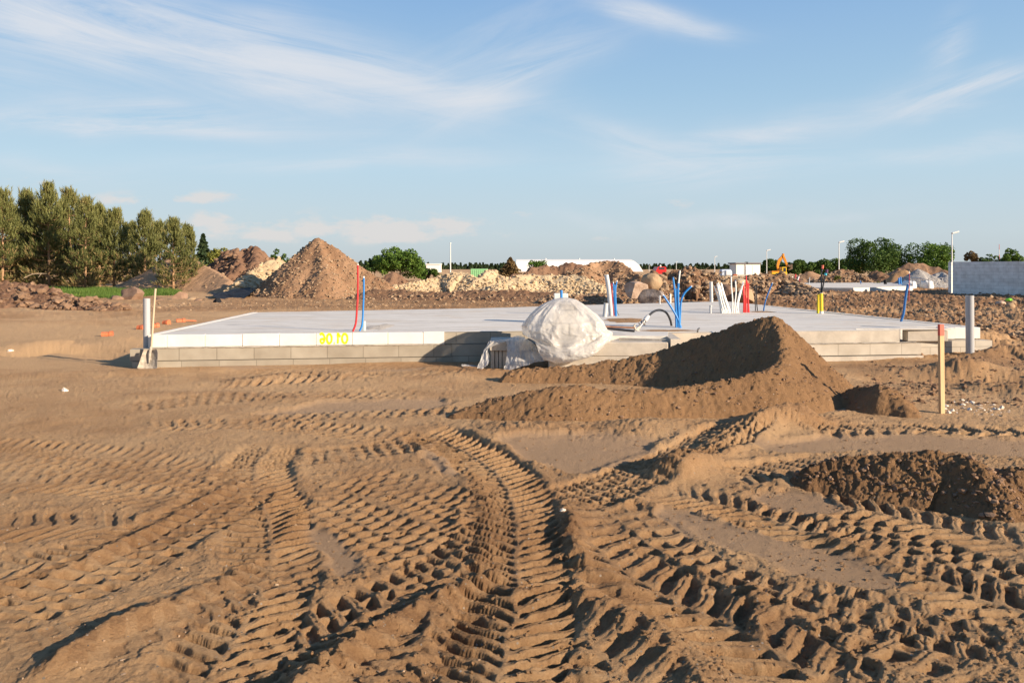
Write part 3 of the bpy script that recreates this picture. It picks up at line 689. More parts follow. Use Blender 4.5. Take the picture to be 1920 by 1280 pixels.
def rock(name, label, px, py, d, sx, sy, sz, m, seed, cat='boulder', group=None, sharp=.25, lift=0, cut=(.62, .92)):
    """subdivided, noise-shaped boulder; px,py = its centre"""
    import bmesh
    bm = bmesh.new(); bmesh.ops.create_icosphere(bm, subdivisions=4, radius=1)
    r_ = np.random.default_rng(seed); planes = [(Vector(r_.normal(size=3)).normalized(), r_.uniform(*cut)) for _ in range(11)]
    for v in bm.verts:
        p = v.co.copy()
        for n, c in planes:
            q = p.dot(n)
            if q > c: p -= n*(q-c)*(1-sharp*.3)
        from mathutils import noise as mn
        p *= 1+.07*mn.noise(p*2.3+Vector((seed, 0, 0)))+.03*mn.noise(p*7+Vector((seed, 3, 0)))
        v.co = Vector((p.x*sx, p.y*sy, p.z*sz))
    me = bpy.data.meshes.new(name); bm.to_mesh(me); bm.free()
    o = link(name, me, m); x, y, z = W(px, py, d); o.location = (x, y, z); o.rotation_euler = (0, 0, r_.uniform(0, 3))
    me.polygons.foreach_set('use_smooth', [True]*len(me.polygons)); me.set_sharp_from_angle(angle=R(28))
    return tag(o, label, cat, group)
M['rk_tan'] = stone('tan_boulder', (.42, .30, .18), (.30, .20, .12))
M['rk_pink'] = stone('pinkish_boulder', (.58, .44, .33), (.38, .25, .17))
M['rk_dark'] = stone('dark_streaked_boulder', (.40, .34, .30), (.09, .07, .06))
M['rk_brown'] = stone('brown_earthy_boulder', (.28, .18, .12), (.18, .11, .075))
rock('boulder', 'round tan boulder resting on two angular rocks', 1221, 530, 34.0, .46, .46, .43, M['rk_tan'], 3, sharp=2.6)
rock('boulder', 'pinkish angular boulder left below the round tan boulder', 1192, 550, 33.5, .76, .62, .50, M['rk_pink'], 5, cut=(.42, .74), sharp=0)
rock('boulder', 'dark streaked block of rock right below the round tan boulder', 1222, 558, 32.6, .56, .5, .42, M['rk_dark'], 9, cut=(.42, .74), sharp=0)
rock('boulder', 'large brown boulder in front of the grass patch', 245, 557, 41, .80, .62, .54, M['rk_brown'], 12, cut=(.5, .8), sharp=0)
rock('boulder', 'dark flat rock touching the large brown boulder on its left', 219, 562, 40.5, .38, .35, .26, M['rk_brown'], 14)
rock('boulder', 'tan boulder at the foot of the smooth earth heap', 339, 559, 41, .50, .45, .38, M['rk_brown'], 15, cut=(.45, .75), sharp=0)
rock('boulder', 'low flat tan rock right of the tan boulder', 357, 563, 40, .32, .3, .2, M['rk_tan'], 16)
rock('boulder', 'small tan rock lying just right of the flat tan rock', 372, 566, 39, .24, .25, .16, M['rk_brown'], 17)
rock('boulder', 'brown stones lump behind the left grey pipe', 300, 565, 40, .45, .4, .22, M['rk_brown'], 18)
rock('boulder', 'rounded brown boulder behind the white conduits', 1365, 550, 34, .40, .4, .42, M['rk_brown'], 22)
rock('boulder', 'tan boulder behind the red conduits', 1398, 557, 33.5, .42, .4, .38, M['rk_tan'], 23)
rock('boulder', 'pale chunk of concrete on the rubble right of the white conduits', 1388, 528, 43, .5, .4, .25, stone('pale_chunk', (.62, .5, .35), (.45, .34, .22)), 24)
rock('boulder', 'low rubble stone right of the grey pipe on the far right', 1893, 574, 30, .20, .18, .13, M['rk_tan'], 25)
rock('boulder', 'stone near the bright green bag', 1876, 569, 33, .17, .2, .12, M['rk_pink'], 26)

# stones strewn over the churned ground (uncountable)
def strew(name, label, n, region, size, m, cat=None, zf=-.05, pw=3.6):
    poly = [G(*q) for q in region]; P = np.array(poly)
    # sample uniformly in the picture rows so that the density reads evenly
    xs = []; ys = []
    lo = P.min(0); hi = P.max(0)
    y = 1/rng.uniform(1/hi[1], 1/lo[1], n*5); x = rng.uniform(-.72, .72, n*5)*y
    ok = polysd(x, y, poly) > 0; x = x[ok][:n]; y = y[ok][:n]
    z = ground_relief(x, y)[0]; s = size[0]+(size[1]-size[0])*rng.uniform(0, 1, len(x))**pw
    V, Fc = chunks(np.stack([x, y, z+s*zf], 1), s)
    me = np_mesh(name, V, Fc, False); o = link(name, me, m); tag(o, label, cat, kind='stuff'); return o
SL_BACK = [(1165, 568), (1345, 563), (1400, 568), (1535, 583), (1603, 590), (1760, 605), (1815, 612), (1850, 640), (2000, 660), (2000, 540), (1600, 538), (1100, 556)]
strew('rubble', 'stones and clods strewn over the churned earth right of the slab', 2600, SL_BACK, (.012, .10), M['st_mix'])
strew('clods', 'brown clods strewn over the churned earth right of the slab', 4200, SL_BACK, (.015, .13), M['churn'])
strew('gravel', 'stones scattered along the track edge behind the left pipe', 900, [(170, 575), (290, 568), (480, 568), (700, 560), (1100, 562), (1100, 574), (480, 582), (270, 585)], (.015, .09), M['st_mix'])
strew('pale_rubble', 'whitish rubble patch beside the wooden stake', 420, [(1768, 762), (1790, 748), (1850, 752), (1900, 768), (1880, 776), (1780, 774)], (.008, .045), M['st_pale'])
strew('pebbles', 'small pebbles and crumbs on the rutted sand', 1800, [(-100, 1330), (-100, 700), (2000, 700), (2000, 1330)], (.002, .011), M['st_mix'], pw=4)
strew('crumbs', 'brown soil crumbs thrown up along the tyre tracks', 6000, [(400, 1330), (450, 830), (2000, 780), (2000, 1330)], (.003, .016), M['sand'], pw=3)
strew('clods', 'brown clods on the churned soil behind the wooden stake', 900, [(1600, 760), (1640, 670), (2000, 665), (2000, 760)], (.012, .06), M['churn'])
for px, py, s in ((122, 733, .045), (1055, 965, .022), (20, 658, .06), (1480, 716, .03)):
    x, y = G(px, py); V, Fc = chunks(np.zeros((1, 3)), np.array([s]))
    o = link('pale_stone', np_mesh('pale_stone', V, Fc, False), M['st_pale']); o.location = (x, y, gz(x, y)+s*.2)
    tag(o, {122: 'small white stone on the sand at the left', 1055: 'tiny white stone beside the central tyre track', 20: 'flat pale stone at the left edge near the hollow', 1480: 'small pale stone on the flank of the big soil heap'}[px], 'stone')
    if px == 1480: X3 = W(1480, 716, 9.6); o.location = X3
SKYS = .06; EXPO = .97

# ------------------------------------------------------------------ foundation
fd = thing('foundation', 'long low house foundation with a pale poured concrete slab and block edging', 'foundation', (0, 16, 0))
def fchild(o): o.parent = fd; o.location = (0, -16, 0); return o
A_ = (-5.94, 13.2); B_ = (-1.17, 13.86)
# slab top
outline = [(-5.93, 13.32), (-1.0, 13.99), (.30, 14.16), (.60, 14.12), (.62, 13.10), (2.55, 13.10), (2.72, 13.93), (6.95, 14.36), (7.0, 14.95), (8.52, 15.16), (7.86, 18.6), (7.65, 20.2), (7.15, 24.4), (6.8, 26.3), (2.7, 24.1), (-.9, 21.9), (-6.33, 19.95)]
mb = MB(); mb.prism(outline, .30, TOP+.003); fchild(mb.build('slab', M['slab']))
# core under the slab so that nothing shows through
mb = MB(); core = [(-5.8, 13.5), (-1.0, 14.2), (2.6, 14.3), (6.9, 14.7), (8.35, 15.35), (6.7, 26.0), (2.7, 23.9), (-.9, 21.7), (-6.2, 19.75)]
mb.prism(core, -.25, .298); fchild(mb.build('core', M['grey']))
def lerp(a, b, t): return (a[0]+(b[0]-a[0])*t, a[1]+(b[1]-a[1])*t)
dirn = Vector((B_[0]-A_[0], B_[1]-A_[1])).normalized(); nrm = Vector((-dirn.y, dirn.x))
def along(s, off=0): return (A_[0]+dirn.x*s+nrm.x*off, A_[1]+dirn.y*s+nrm.y*off)
Ltot = math.hypot(B_[0]-A_[0], B_[1]-A_[1])
# white insulation blocks: every block a part
s0 = 0; cuts = [0, .42]
text_at = (600-960)/F*13.5
while cuts[-1] < Ltot-.2: cuts.append(min(cuts[-1]+.602, Ltot))
sh = (( -3.325-A_[0])/dirn.x) % .602           # a joint where the numbered block begins
cuts = [0]+[sh+.602*k for k in range(0, 9) if 0.1 < sh+.602*k < Ltot-.05]+[Ltot]
rr = random.Random(3)
for a, b in zip(cuts[:-1], cuts[1:]):
    mb = MB(); j = rr.uniform(-.006, .004)
    ang = math.atan2(dirn.y, dirn.x)
    Mx = Matrix.Translation((*along(a+.0025, j), 0)) @ Matrix.Rotation(ang, 4, 'Z')
    mb.box(0, b-a-.005, 0, .118, .326, TOP+.006+rr.uniform(-.003, .003), .006, M=Mx)
    fchild(mb.build('insulation_block', M['white']))
    if abs(A_[0]+dirn.x*a+3.325) < .1: TXT = (a, j)
# mortar bed under the white blocks, ragged
mb = MB(); n = 90
vs = []; fs = []
for i in range(n+1):
    s = Ltot*i/n; q = .010+.012*random.random()
    for off, z in ((-.012-q*.6, .325), (-.014-q, .316), (-.010, .306-q*.3), (.05, .306)):
        vs.append((*along(s, off), z+random.uniform(-.003, .003)))
for i in range(n):
    for k in range(3): fs.append((i*4+k, i*4+k+1, i*4+5+k, i*4+4+k)[::-1])
mb.add(vs, fs); fchild(mb.build('mortar_joint', M['mortar'], smooth=True))
fchild(wallface('block_course', [along(-.34, -.012), along(Ltot+.12, -.012)], .108, .304, .19, M['gcourse'], None, .13, -.108))
fchild(wallface('footing_course', [along(-.30, -.022), along(Ltot+.15, -.022)], -.25, .102, .2, M['gcourse'], None, .43, -.102))
# recess behind the stack of blocks
fchild(wallface('recess_course', [(-1.17, 13.90), (-1.02, 13.93), (.30, 14.11)], .318, TOP, .15, M['gcourse'], None, .1, -.318))
fchild(wallface('recess_base', [(-1.05, 13.88), (.30, 14.06)], -.25, .312, .19, M['gcourse'], None, .3, -.112))
# jutting beam with a formed pit
mb = MB()
mb.box(.60, 2.46, 12.60, 12.86, .245, .470, .012); mb.box(.58, 2.52, 12.585, 12.87, -.25, .243, .012)
fchild(mb.build('front_beam', M['greyb']))
mb = MB(); mb.box(.60, 1.75, 12.865, 13.095, .0, .462); mb.box(1.75, 2.44, 12.865, 13.6, .0, .33)
fchild(mb.build('terrace', M['slab']))
mb = MB(); mb.prism([(1.74, 13.04), (2.60, 12.72), (2.66, 12.74), (1.80, 13.075)], .334, .50)
mb.prism([(2.50, 12.60), (2.66, 12.62), (2.75, 13.91), (2.60, 13.91)], -.2, TOP-.004)
fchild(mb.build('pit_wall', M['mortar']))
fchild(wallface('beam_face', [(2.66, 13.72), (3.46, 13.80)], .10, TOP-.002, .2, M['greyb'], None))
for a in (3.475, 3.985):
    mb = MB(); mb.box(a, a+.485, 13.80, 14.0, .33, TOP+.008, .007); fchild(mb.build('insulation_block', M['white']))
fchild(wallface('beam_face', [(4.49, 13.97), (6.93, 14.30)], .315, TOP-.001, .2, M['greyb'], None))
fchild(wallface('block_course', [(2.66, 13.68), (4.40, 13.90), (7.30, 14.27)], .098, .300, .22, M['bcourse'], None, .2, -.098))
fchild(wallface('footing', [(2.60, 13.58), (4.40, 13.82), (7.30, 14.19)], -.25, .085, .3, M['greyb'], None))
mb = MB(); vs = []; fs = []; n = 60
for i in range(n+1):
    t = i/n; x = 2.7+4.5*t; y = 13.66+.575*t+.03; q = random.uniform(0, .016)
    for o_, z in ((.0, .318), (-.018-q, .311), (-.006, .300)): vs.append((x, y+o_, z+random.uniform(-.004, .004)))
for i in range(n):
    for k in range(2): fs.append((i*3+k+1, i*3+k, i*3+3+k, i*3+4+k))
mb.add(vs, fs); fchild(mb.build('mortar_joint', M['mortar'], smooth=True))
# right end: niche, grey block, upright white blocks
mb = MB(); mb.box(7.13, 7.86, 14.42, 14.62, .315, TOP-.012, .008); fchild(mb.build('end_block', M['greyb']))
mb = MB(); mb.prism([(6.2, 14.42), (6.98, 14.36), (7.9, 14.40), (7.9, 14.64), (6.6, 14.70)], TOP+.004, TOP+.022); fchild(mb.build('edge_board', M['slab']))
for i, (a, b, y) in enumerate(((7.93, 8.16, 14.74), (8.19, 8.42, 14.80), (8.45, 8.70, 14.86))):
    mb = MB(); mb.box(a, b, y, y+.24, .325, TOP+.01, .008); fchild(mb.build('insulation_block', M['white']))
fchild(wallface('end_course', [(7.28, 14.46), (8.80, 14.66)], -.25, .312, .24, M['bcourse'], None))
mb = MB(); mb.prism([(8.60, 15.18), (8.72, 15.18), (8.0, 20.3), (7.88, 20.3)], .0, TOP+.005); mb.prism([(7.88, 20.32), (8.0, 20.32), (7.0, 26.5), (6.86, 26.3)], .0, TOP+.004); fchild(mb.build('side_edging', M['white']))
mb = MB(); mb.prism([(-6.06, 13.33), (-5.945, 13.33), (-6.345, 19.95), (-6.46, 19.95)], .0, TOP+.007); fchild(mb.build('side_edging', M['white']))
# the date, sprayed so that it reads backwards
P = []
def arc(cx, cz, rx, rz, a0, a1, n=16): return [(cx+rx*math.cos(R(a0+(a1-a0)*i/n)), cz+rz*math.sin(R(a0+(a1-a0)*i/n))) for i in range(n+1)]
strokes = [
 [(.020, .165), (.045, .180), (.072, .172), (.092, .150), (.098, .112), (.093, .080), (.075, .058), (.050, .056), (.034, .072), (.034, .094), (.052, .110), (.078, .104), (.094, .090)],
 arc(.178, .112, .040, .062, 90, 450), [(.253, .050), (.268, .048)],
 [(.318, .045), (.322, .110), (.318, .178), (.338, .160), (.362, .132)], arc(.435, .112, .045, .062, 80, 440)]
mb = MB(); Mx = Matrix.Translation((*along(TXT[0]+.045, TXT[1]-.0025), .322)) @ Matrix.Rotation(math.atan2(dirn.y, dirn.x), 4, 'Z')
rt = random.Random(5)
for st in strokes:
    st = catmull([(a, b) for a, b in st], .012) if len(st) > 2 else np.array(st)
    vs = []; fs = []
    for i, p in enumerate(st):
        t = st[min(i+1, len(st)-1)]-st[max(i-1, 0)]; t = t/(np.linalg.norm(t)+1e-9); nn = np.array([-t[1], t[0]])
        w = .0165*(1+rt.uniform(-.18, .18))
        for s_ in (-1, 1): q = p+nn*s_*w; qz = .10+(q[1]-.10)*1.28; vs += [Mx @ Vector((q[0], 0, qz)), Mx @ Vector((q[0], .0016, qz))]
    for i in range(len(st)-1):
        b = i*4; fs += [(b, b+2, b+6, b+4), (b, b+4, b+5, b+1), (b+2, b+3, b+7, b+6), (b+1, b+5, b+7, b+3)]
    b = (len(st)-1)*4; fs += [(0, 1, 3, 2), (b, b+2, b+3, b+1)]
    mb.add(vs, fs)
tx = mb.build('painted_date', M['paint']); fchild(tx); tx['label'] = 'yellow sprayed date reading 01.06 backwards'

def slabpt(px, py): x, y = G(px, py, TOP); return (x, y, TOP)
def blobpatch(name, label, cx, cy, rx, ry, h, m, seed, z0=None, z=None):
    """thin irregular crust lying on a surface"""
    n = 28; rg_ = np.random.default_rng(seed); vs = []; fs = []
    for j in range(5):
        q = j/4
        for i in range(n):
            a = 2*math.pi*i/n; w = 1+.35*float(vn(np.array([math.cos(a)*1.7+seed]), np.array([math.sin(a)*1.7]))[0])+.15*rg_.uniform(-1, 1)*(q > .5)
            vs.append((cx+rx*q*w*math.cos(a), cy+ry*q*w*math.sin(a), (z if z is not None else TOP+.003)+h*(1-q**2)*rg_.uniform(.6, 1.1)+(.001 if q < 1 else -.002)))
    for j in range(4):
        for i in range(n): fs.append((j*n+i, j*n+(i+1) % n, j*n+n+(i+1) % n, j*n+n+i)[::-1])
    mb = MB(); mb.add(vs, fs); o = mb.build(name, m, smooth=True); tag(o, label, 'spill'); return o
x, y, z = slabpt(712, 613); blobpatch('mortar_spill', 'crusty mortar spill on the slab beside the blue conduit', x, y, .22, .75, .02, M['mortar'], 4)
x, y, z = slabpt(1175, 601); blobpatch('mortar_spill', 'brown sandy spill on the slab left of the black hose', x, y, .42, .75, .02, M['sand'], 6)
x, y, z = slabpt(1428, 585); blobpatch('mortar_spill', 'thin brown spill on the slab at the foot of the black conduits', x, y, .34, .2, .02, M['sand'], 9)
x, y, z = slabpt(1100, 587); blobpatch('mortar_spill', 'dark scrap on the slab left of the leaning grey pipe', x-.1, y, .16, .2, .02, M['dark'], 10)
x, y, z = slabpt(1255, 620); blobpatch('mortar_spill', 'dark brown film over the slab edge by the hose end', x, y, .5, .2, .012, M['sand'], 11)

# ------------------------------------------------------------------ pipes and conduits
def pipe(name, label, pts, r, m, cat='conduit', group=None, tip=None, tipm='wht', hollow=False, seg=10, z0=-.05):
    """pts: (px, py) list on one distance, or 3D points"""
    P = smoothpts(pts, 5) if len(pts) > 2 else pts
    bx, by, bz = P[0]; P = [(p[0]-bx, p[1]-by, p[2]-bz) for p in P]; P[0] = (P[0][0], P[0][1], P[0][2]+z0)
    mb = MB()
    if hollow:
        mb.tube(P, r, 24, False)
        Q = [Vector(P[-1])+(Vector(P[-2])-Vector(P[-1])).normalized()*q for q in (0, .35)]
        mb.tube(Q, r*.88, 24, False)
        k = len(mb.v); n = 24
        # annulus
        t = (Vector(P[-1])-Vector(P[-2])).normalized()
        top = mb.v[(len(P)-1)*n:len(P)*n]; inn = mb.v[len(P)*n:len(P)*n+n]
        mb.add([Vector(q)+t*.0005 for q in top]+[Vector(p)+(Vector(q)-Vector(p))*.12+t*.0005 for q, p in zip(top, [P[-1]]*n)], [])
        b = k; ctr = Vector(P[-1])+t*.0005
        for i in range(n): mb.v[b+n+i] = tuple(ctr+(Vector(mb.v[b+i])-ctr)*.86)
        mb.f += [(b+i, b+(i+1) % n, b+n+(i+1) % n, b+n+i) for i in range(n)]; mb.m += [0]*n
    else: mb.tube(P, r, seg)
    o = mb.build(name, m, smooth=True); o.location = (bx, by, bz); tag(o, label, cat, group)
    if tip:
        t = (Vector(P[-1])-Vector(P[-2])).normalized()
        mb = MB(); mb.tube([Vector(P[-1])+t*.0006-t*.004, Vector(P[-1])+t*tip], r*.82, seg); mb.build('tip', M[tipm] if isinstance(tipm, str) else tipm, o, True)
    return o
def up(pts, lean=0.0):
    """pixel path whose first point stands on the slab"""
    x, d, z = slabpt(*pts[0]); out = []
    for i, (px, py) in enumerate(pts): out.append(W(px, py, d+lean*i/len(pts)))
    return out
gl = 'coloured conduits rising from the slab'
pipe('conduit', 'tall red conduit, leftmost of those standing on the slab', up([(661, 622), (667, 606), (669.5, 575), (671, 540), (671, 497)]), .0175, M['red'], group=gl, tip=.02)
pipe('conduit', 'blue conduit right beside the tall red one', up([(674, 621), (679, 608), (681, 575), (682, 545), (682, 521)]), .0165, M['blue'], group=gl, tip=.03)
m, nt, b = nodes('clear_plastic'); b.inputs['Base Color'].default_value = (.6, .72, .66, 1); b.inputs['Roughness'].default_value = .2; b.inputs['Alpha'].default_value = .55; M['clear'] = m
pipe('pipe_stub', 'short clear plastic sleeve standing behind the blue conduit', up([(683, 620), (683, 603)]), .028, M['clear'], cat='pipe', tip=.008)
pipe('drain_pipe', 'grey plastic pipe standing at the left corner of the foundation', [W(275.5, 700, 13.55), W(275, 559.5, 13.55)], .056, M['pipe'], cat='pipe', hollow=True)
pipe('drain_pipe', 'tallest grey plastic pipe standing at the right corner of the foundation', [W(1819, 680, 14.35), W(1818, 554, 14.35)], .070, M['pipe'], cat='pipe', hollow=True)
pipe('drain_pipe', 'light grey pipe leaning left beside dark red and blue conduits', up([(1146, 592), (1143.5, 565), (1141, 540), (1137, 515)]), .052, M['pipel'], cat='pipe', hollow=True, seg=20)
o = pipe('pipe_stub', 'short light grey pipe stub in front of the leaning pipe', up([(1133.5, 594), (1136.5, 568)]), .052, M['pipel'], cat='pipe', hollow=True)
pipe('drain_pipe', 'grey pipe standing at the back edge of the slab left of the white conduits', up([(1334, 566), (1333, 528)]), .056, M['pipel'], cat='pipe', hollow=True)
pipe('conduit', 'dark red conduit beside the leaning grey pipe', up([(1151, 592), (1149, 570), (1146.5, 531)]), .017, M['dred'], group=gl)
pipe('conduit', 'left one of the blue conduits beside the dark red one', up([(1153.5, 592), (1152, 565), (1150, 531)]), .016, M['blue'], group=gl, tip=.03)
pipe('conduit', 'middle one of the blue conduits beside the dark red one', up([(1155, 593), (1153.5, 560), (1152.5, 534)]), .016, M['blue'], group=gl)
pipe('conduit', 'rightmost of the blue conduits beside the dark red one, tip bent right', up([(1156, 593), (1154.5, 560), (1154.5, 540), (1156.5, 528)]), .016, M['blue'], group=gl, tip=.03)
pipe('cable', 'thin black wire at the foot of the blue conduits beside the leaning pipe', up([(1161, 592), (1157, 583), (1153, 560)]), .006, M['blk'], cat='cable')
# the five blue ones
pipe('conduit', 'left upright blue conduit in the bunch of five behind the hose', up([(1268, 614), (1266.5, 570), (1265, 545), (1262, 521)]), .0185, M['blue'], group=gl, tip=.015, tipm='dblue')
pipe('conduit', 'middle blue conduit in the bunch of five, half hidden by the others', up([(1271, 613.5), (1269.5, 580), (1268.5, 541)]), .0185, M['blue'], group=gl)
pipe('conduit', 'tall blue conduit with a long white upper end', up([(1274.5, 615), (1272, 575), (1271.5, 550), (1272, 531)]), .0200, M['blue'], group=gl)
pipe('conduit_liner', 'white liner pipe rising out of the tall blue conduit', [W(1272, 533, 14.85), W(1273.5, 520, 14.85), W(1275, 507, 14.85)], .0145, M['wht'], z0=0)
pipe('conduit', 'blue conduit of the bunch of five bending far right at its top', up([(1274.5, 614), (1275.5, 588), (1277, 566), (1283, 550), (1296, 537)]), .0185, M['blue'], group=gl, tip=.02)
pipe('conduit', 'blue conduit of the bunch of five leaning far left', up([(1277.5, 615), (1270, 596), (1258, 575), (1244, 554)]), .0185, M['blue'], group=gl, tip=.02)
gw = 'white conduits in the left fan'
for i in range(8):
    b_ = 1352+2.65*i; t_ = 1344+1.15*i+(i > 5)*2
    pts = [(b_, 587.5), (b_-(b_-t_)*.42, 568), (b_-(b_-t_)*.85, 546), (t_-1, 530+(i % 3)*2)] if i else [(1352, 587), (1347, 560), (1339, 536)]
    pipe('conduit', {0: 'leftmost white conduit, shorter and leaning left of the fan', 7: 'rightmost white conduit of the big leaning fan'}.get(i, 'white conduit in the middle of the big leaning fan'), up(pts, .1*(i % 2)), .0165, M['wht'], group=gw)
for i, pts in enumerate(([(1373, 587), (1373.5, 560), (1371.5, 540), (1371, 519)], [(1376, 587), (1379, 560), (1380, 545), (1379, 527)], [(1379, 587), (1384, 560), (1388, 545), (1394, 532)], [(1382, 587), (1385, 565), (1390, 545), (1393, 528)], [(1385, 587), (1383, 570), (1387, 552), (1391, 536)])):
    pipe('conduit', ['tallest white conduit, straight, just right of the big white fan', 'straight white conduit second from left in the smaller bunch', 'white conduit of the smaller bunch bending to the red ones', 'white conduit of the smaller bunch, its tip highest beside the red ones', 'shortest white conduit of the smaller bunch'][i], up(pts, .08*(i % 2)), .0165, M['wht'], group='white conduits in the smaller bunch', tip=.02 if i < 3 else None, tipm='dblue')
for i, pts in enumerate(([(1394, 586), (1394.5, 560), (1392, 531)], [(1396.5, 586), (1396, 560), (1394, 530)], [(1399, 586), (1398.5, 550), (1399, 519)], [(1402, 586), (1402, 560), (1401, 526)], [(1404.5, 586), (1403, 560), (1403.5, 531)])):
    pipe('conduit', ['leftmost of the five red conduits beside the white ones', 'second from the left of the five red conduits', 'tallest of the five red conduits, in their middle', 'fourth from the left of the five red conduits', 'rightmost of the five red conduits beside the white ones'][i], up(pts), .0165, M['red'], group='red conduits beside the white bunch', tip=.03 if i == 2 else None, tipm='red')
pipe('conduit', 'left one of the two thin black conduits right of the red ones', up([(1416.5, 583), (1416, 560), (1415, 536)]), .013, M['blk'], group='black conduits right of the red bunch')
pipe('conduit', 'right one of the two thin black conduits right of the red ones', up([(1420.5, 583), (1418.5, 562), (1419, 535)]), .013, M['blk'], group='black conduits right of the red bunch')
pipe('conduit', 'lone blue conduit leaning right beside the two black ones', up([(1431.5, 583), (1435, 565), (1441, 548), (1448, 531)]), .019, M['dblue'], group=gl, tip=.02)
pipe('conduit', 'lone blue conduit near the far right end of the slab', up([(1689, 603), (1694, 588), (1697, 565), (1700, 545), (1702.5, 533)]), .025, M['dblue'], group=gl, tip=.015)
pipe('conduit', 'thin magenta conduit tip rising behind the rightmost blue conduit', [W(1704, 560, 15.9), W(1704.5, 540, 15.9), W(1705, 513, 15.9)], .009, M['dred'], group=gl, tip=.05)
# yellow pipes
yp = pipe('gas_pipe', 'thick yellow pipe with a white collar and two black tails', up([(1540, 588), (1539.5, 550)]), .045, M['yel'], cat='pipe', seg=20)
mb = MB(); mb.tube([(0, 0, .004), (0, 0, .06)], .0465, 20); mb.build('collar', M['wht'], yp, True)
mb = MB(); c_ = W(1540, 550, slabpt(1540, 588)[1]); b0 = yp.location
mb.tube([(0, 0, c_[2]-b0.z-.004), (0, 0, c_[2]-b0.z+.02)], .03, 16); mb.build('cap', M['wht'], yp, True)
pipe('gas_pipe', 'thinner yellow pipe left behind the thick one', up([(1533.5, 587.5), (1534.5, 552)]), .030, M['yel'], cat='pipe', seg=16)
d_ = slabpt(1540, 588)[1]
o = pipe('cable', 'straight black tail from the yellow pipe with a red and white cap', [W(1539, 549, d_), W(1540.5, 530, d_), W(1540, 510, d_)], .017, M['blk'], cat='cable', z0=0)
mb = MB(); l = o.location; q = Vector(W(1541, 509, d_))-l; mb.tube([q, q+Vector((.004, 0, .06))], .024, 12); mb.build('cap', M['blk'], o, True)
mb = MB(); q = Vector(W(1542, 504, d_))-l; mb.tube([q+Vector((0, 0, .005)), q+Vector((.01, 0, .09))], .026, 12); mb.build('end_plug', M['orange'], o, True)
o = pipe('cable', 'leaning black tail from the yellow pipe with a turquoise cap', [W(1541, 549, d_-.03), W(1544.5, 530, d_-.03), W(1547.5, 516, d_-.03)], .018, M['blk'], cat='cable', z0=0)
mb = MB(); l = o.location; q = Vector(W(1547.5, 516, d_-.03))-l; mb.tube([q, q+Vector((.01, 0, .05))], .034, 12); mb.build('cap', M['cyan'], o, True)
mb = MB(); q = Vector(W(1550, 511.5, d_-.03))-l; mb.tube([q, q+Vector((.008, 0, .085))], .032, 12); mb.build('end_plug', mat('plum_plug', (.10, .04, .09), .5, .1, 9, 0), o, True)
# small stubs
pipe('pipe_stub', 'thin white stub at the back of the slab, left of two', up([(1237, 570), (1237, 554)]), .027, M['pipel'], cat='pipe')
pipe('pipe_stub', 'thin white stub at the back of the slab beside the blue bunch', up([(1257, 568), (1257, 551)]), .027, M['wht'], cat='pipe')
o = pipe('pipe_stub', 'short grey capped stub on the slab left of the white fan', up([(1332.5, 587.5), (1332, 573)]), .026, M['pipel'], cat='pipe')
mb = MB(); mb.tube([(0, 0, .16), (0, 0, .20)], .034, 14); mb.build('cap', M['pipel'], o, True)
o = pipe('pipe_stub', 'tiny bent metal stub sticking out of the slab above the white blocks', [slabpt(1308, 623), W(1308.5, 618, 13.8), W(1312, 615, 13.8)], .016, M['steel'], cat='pipe')
# hose and its fitting
hz = slabpt(1259, 611)[1]
hose = thing('hose', 'black hose arching over the slab with a metal valve on its lower end', 'hose', slabpt(1259, 611))
l = hose.location
def rel(px, py, d): return Vector(W(px, py, d))-l
hp_ = [rel(1259.5, 613, hz), rel(1256.5, 599, hz-.1), rel(1249, 586, hz-.25), rel(1237, 581, hz-.45), rel(1225, 584.5, hz-.7), rel(1214, 594, hz-.9)]
mb = MB(); mb.tube(smoothpts([tuple(p) for p in hp_], 6), .021, 12); mb.build('rubber_hose', M['blk'], hose, True)
mb = MB(); a = rel(1215.5, 592.5, hz-.9); b = rel(1208.5, 601.5, hz-1.0); mb.tube([a, a+(b-a)*.5, b], [.034, .043, .036], 12); mb.build('coupling', M['pipel'], hose, True)
mb = MB(); c = rel(1199, 613, hz-1.1); mb.tube([b, c], .02, 10); mb.tube([rel(1203, 603, hz-1.05), rel(1209, 608, hz-1.0)], .024, 10); mb.tube([rel(1202, 610, hz-1.05), rel(1198, 606, hz-1.1)], .012, 8); mb.build('valve', M['steel'], hose, True)
mb = MB(); mb.tube([rel(1188, 611, hz-1.2), rel(1191, 617, hz-1.2), rel(1199, 622, hz-1.2)], .022, 10); mb.tube([rel(1199, 613, hz-1.1), rel(1190, 621, hz-1.2)], .026, 10)
mb.tube([rel(1191, 608, hz-1.2), rel(1188, 612, hz-1.2)], .018, 8); mb.build('lever', M['mortar'], hose, True)
pipe('lying_pipe', 'black pipe lying along the edge from the plastic cover to the valve', [W(1128, 614.5, 13.3), W(1160, 618, 13.25), W(1190, 620.5, 13.2)], .020, M['blk'], cat='pipe', z0=0)
pipe('lying_pipe', 'copper-brown pipe lying just behind the black one', [W(1128, 612, 13.6), W(1190, 614.5, 13.6)], .017, M['rust'], cat='pipe', z0=0)
mb = MB(); mb.box(-.55, .55, -.035, .035, 0, .03, .004); o = mb.build('board', M['woodold']); o.location = (1.95, 13.5, .47); o.rotation_euler = (0, 0, -.12); tag(o, 'narrow old board lying across the slab edge by the valve', 'board')

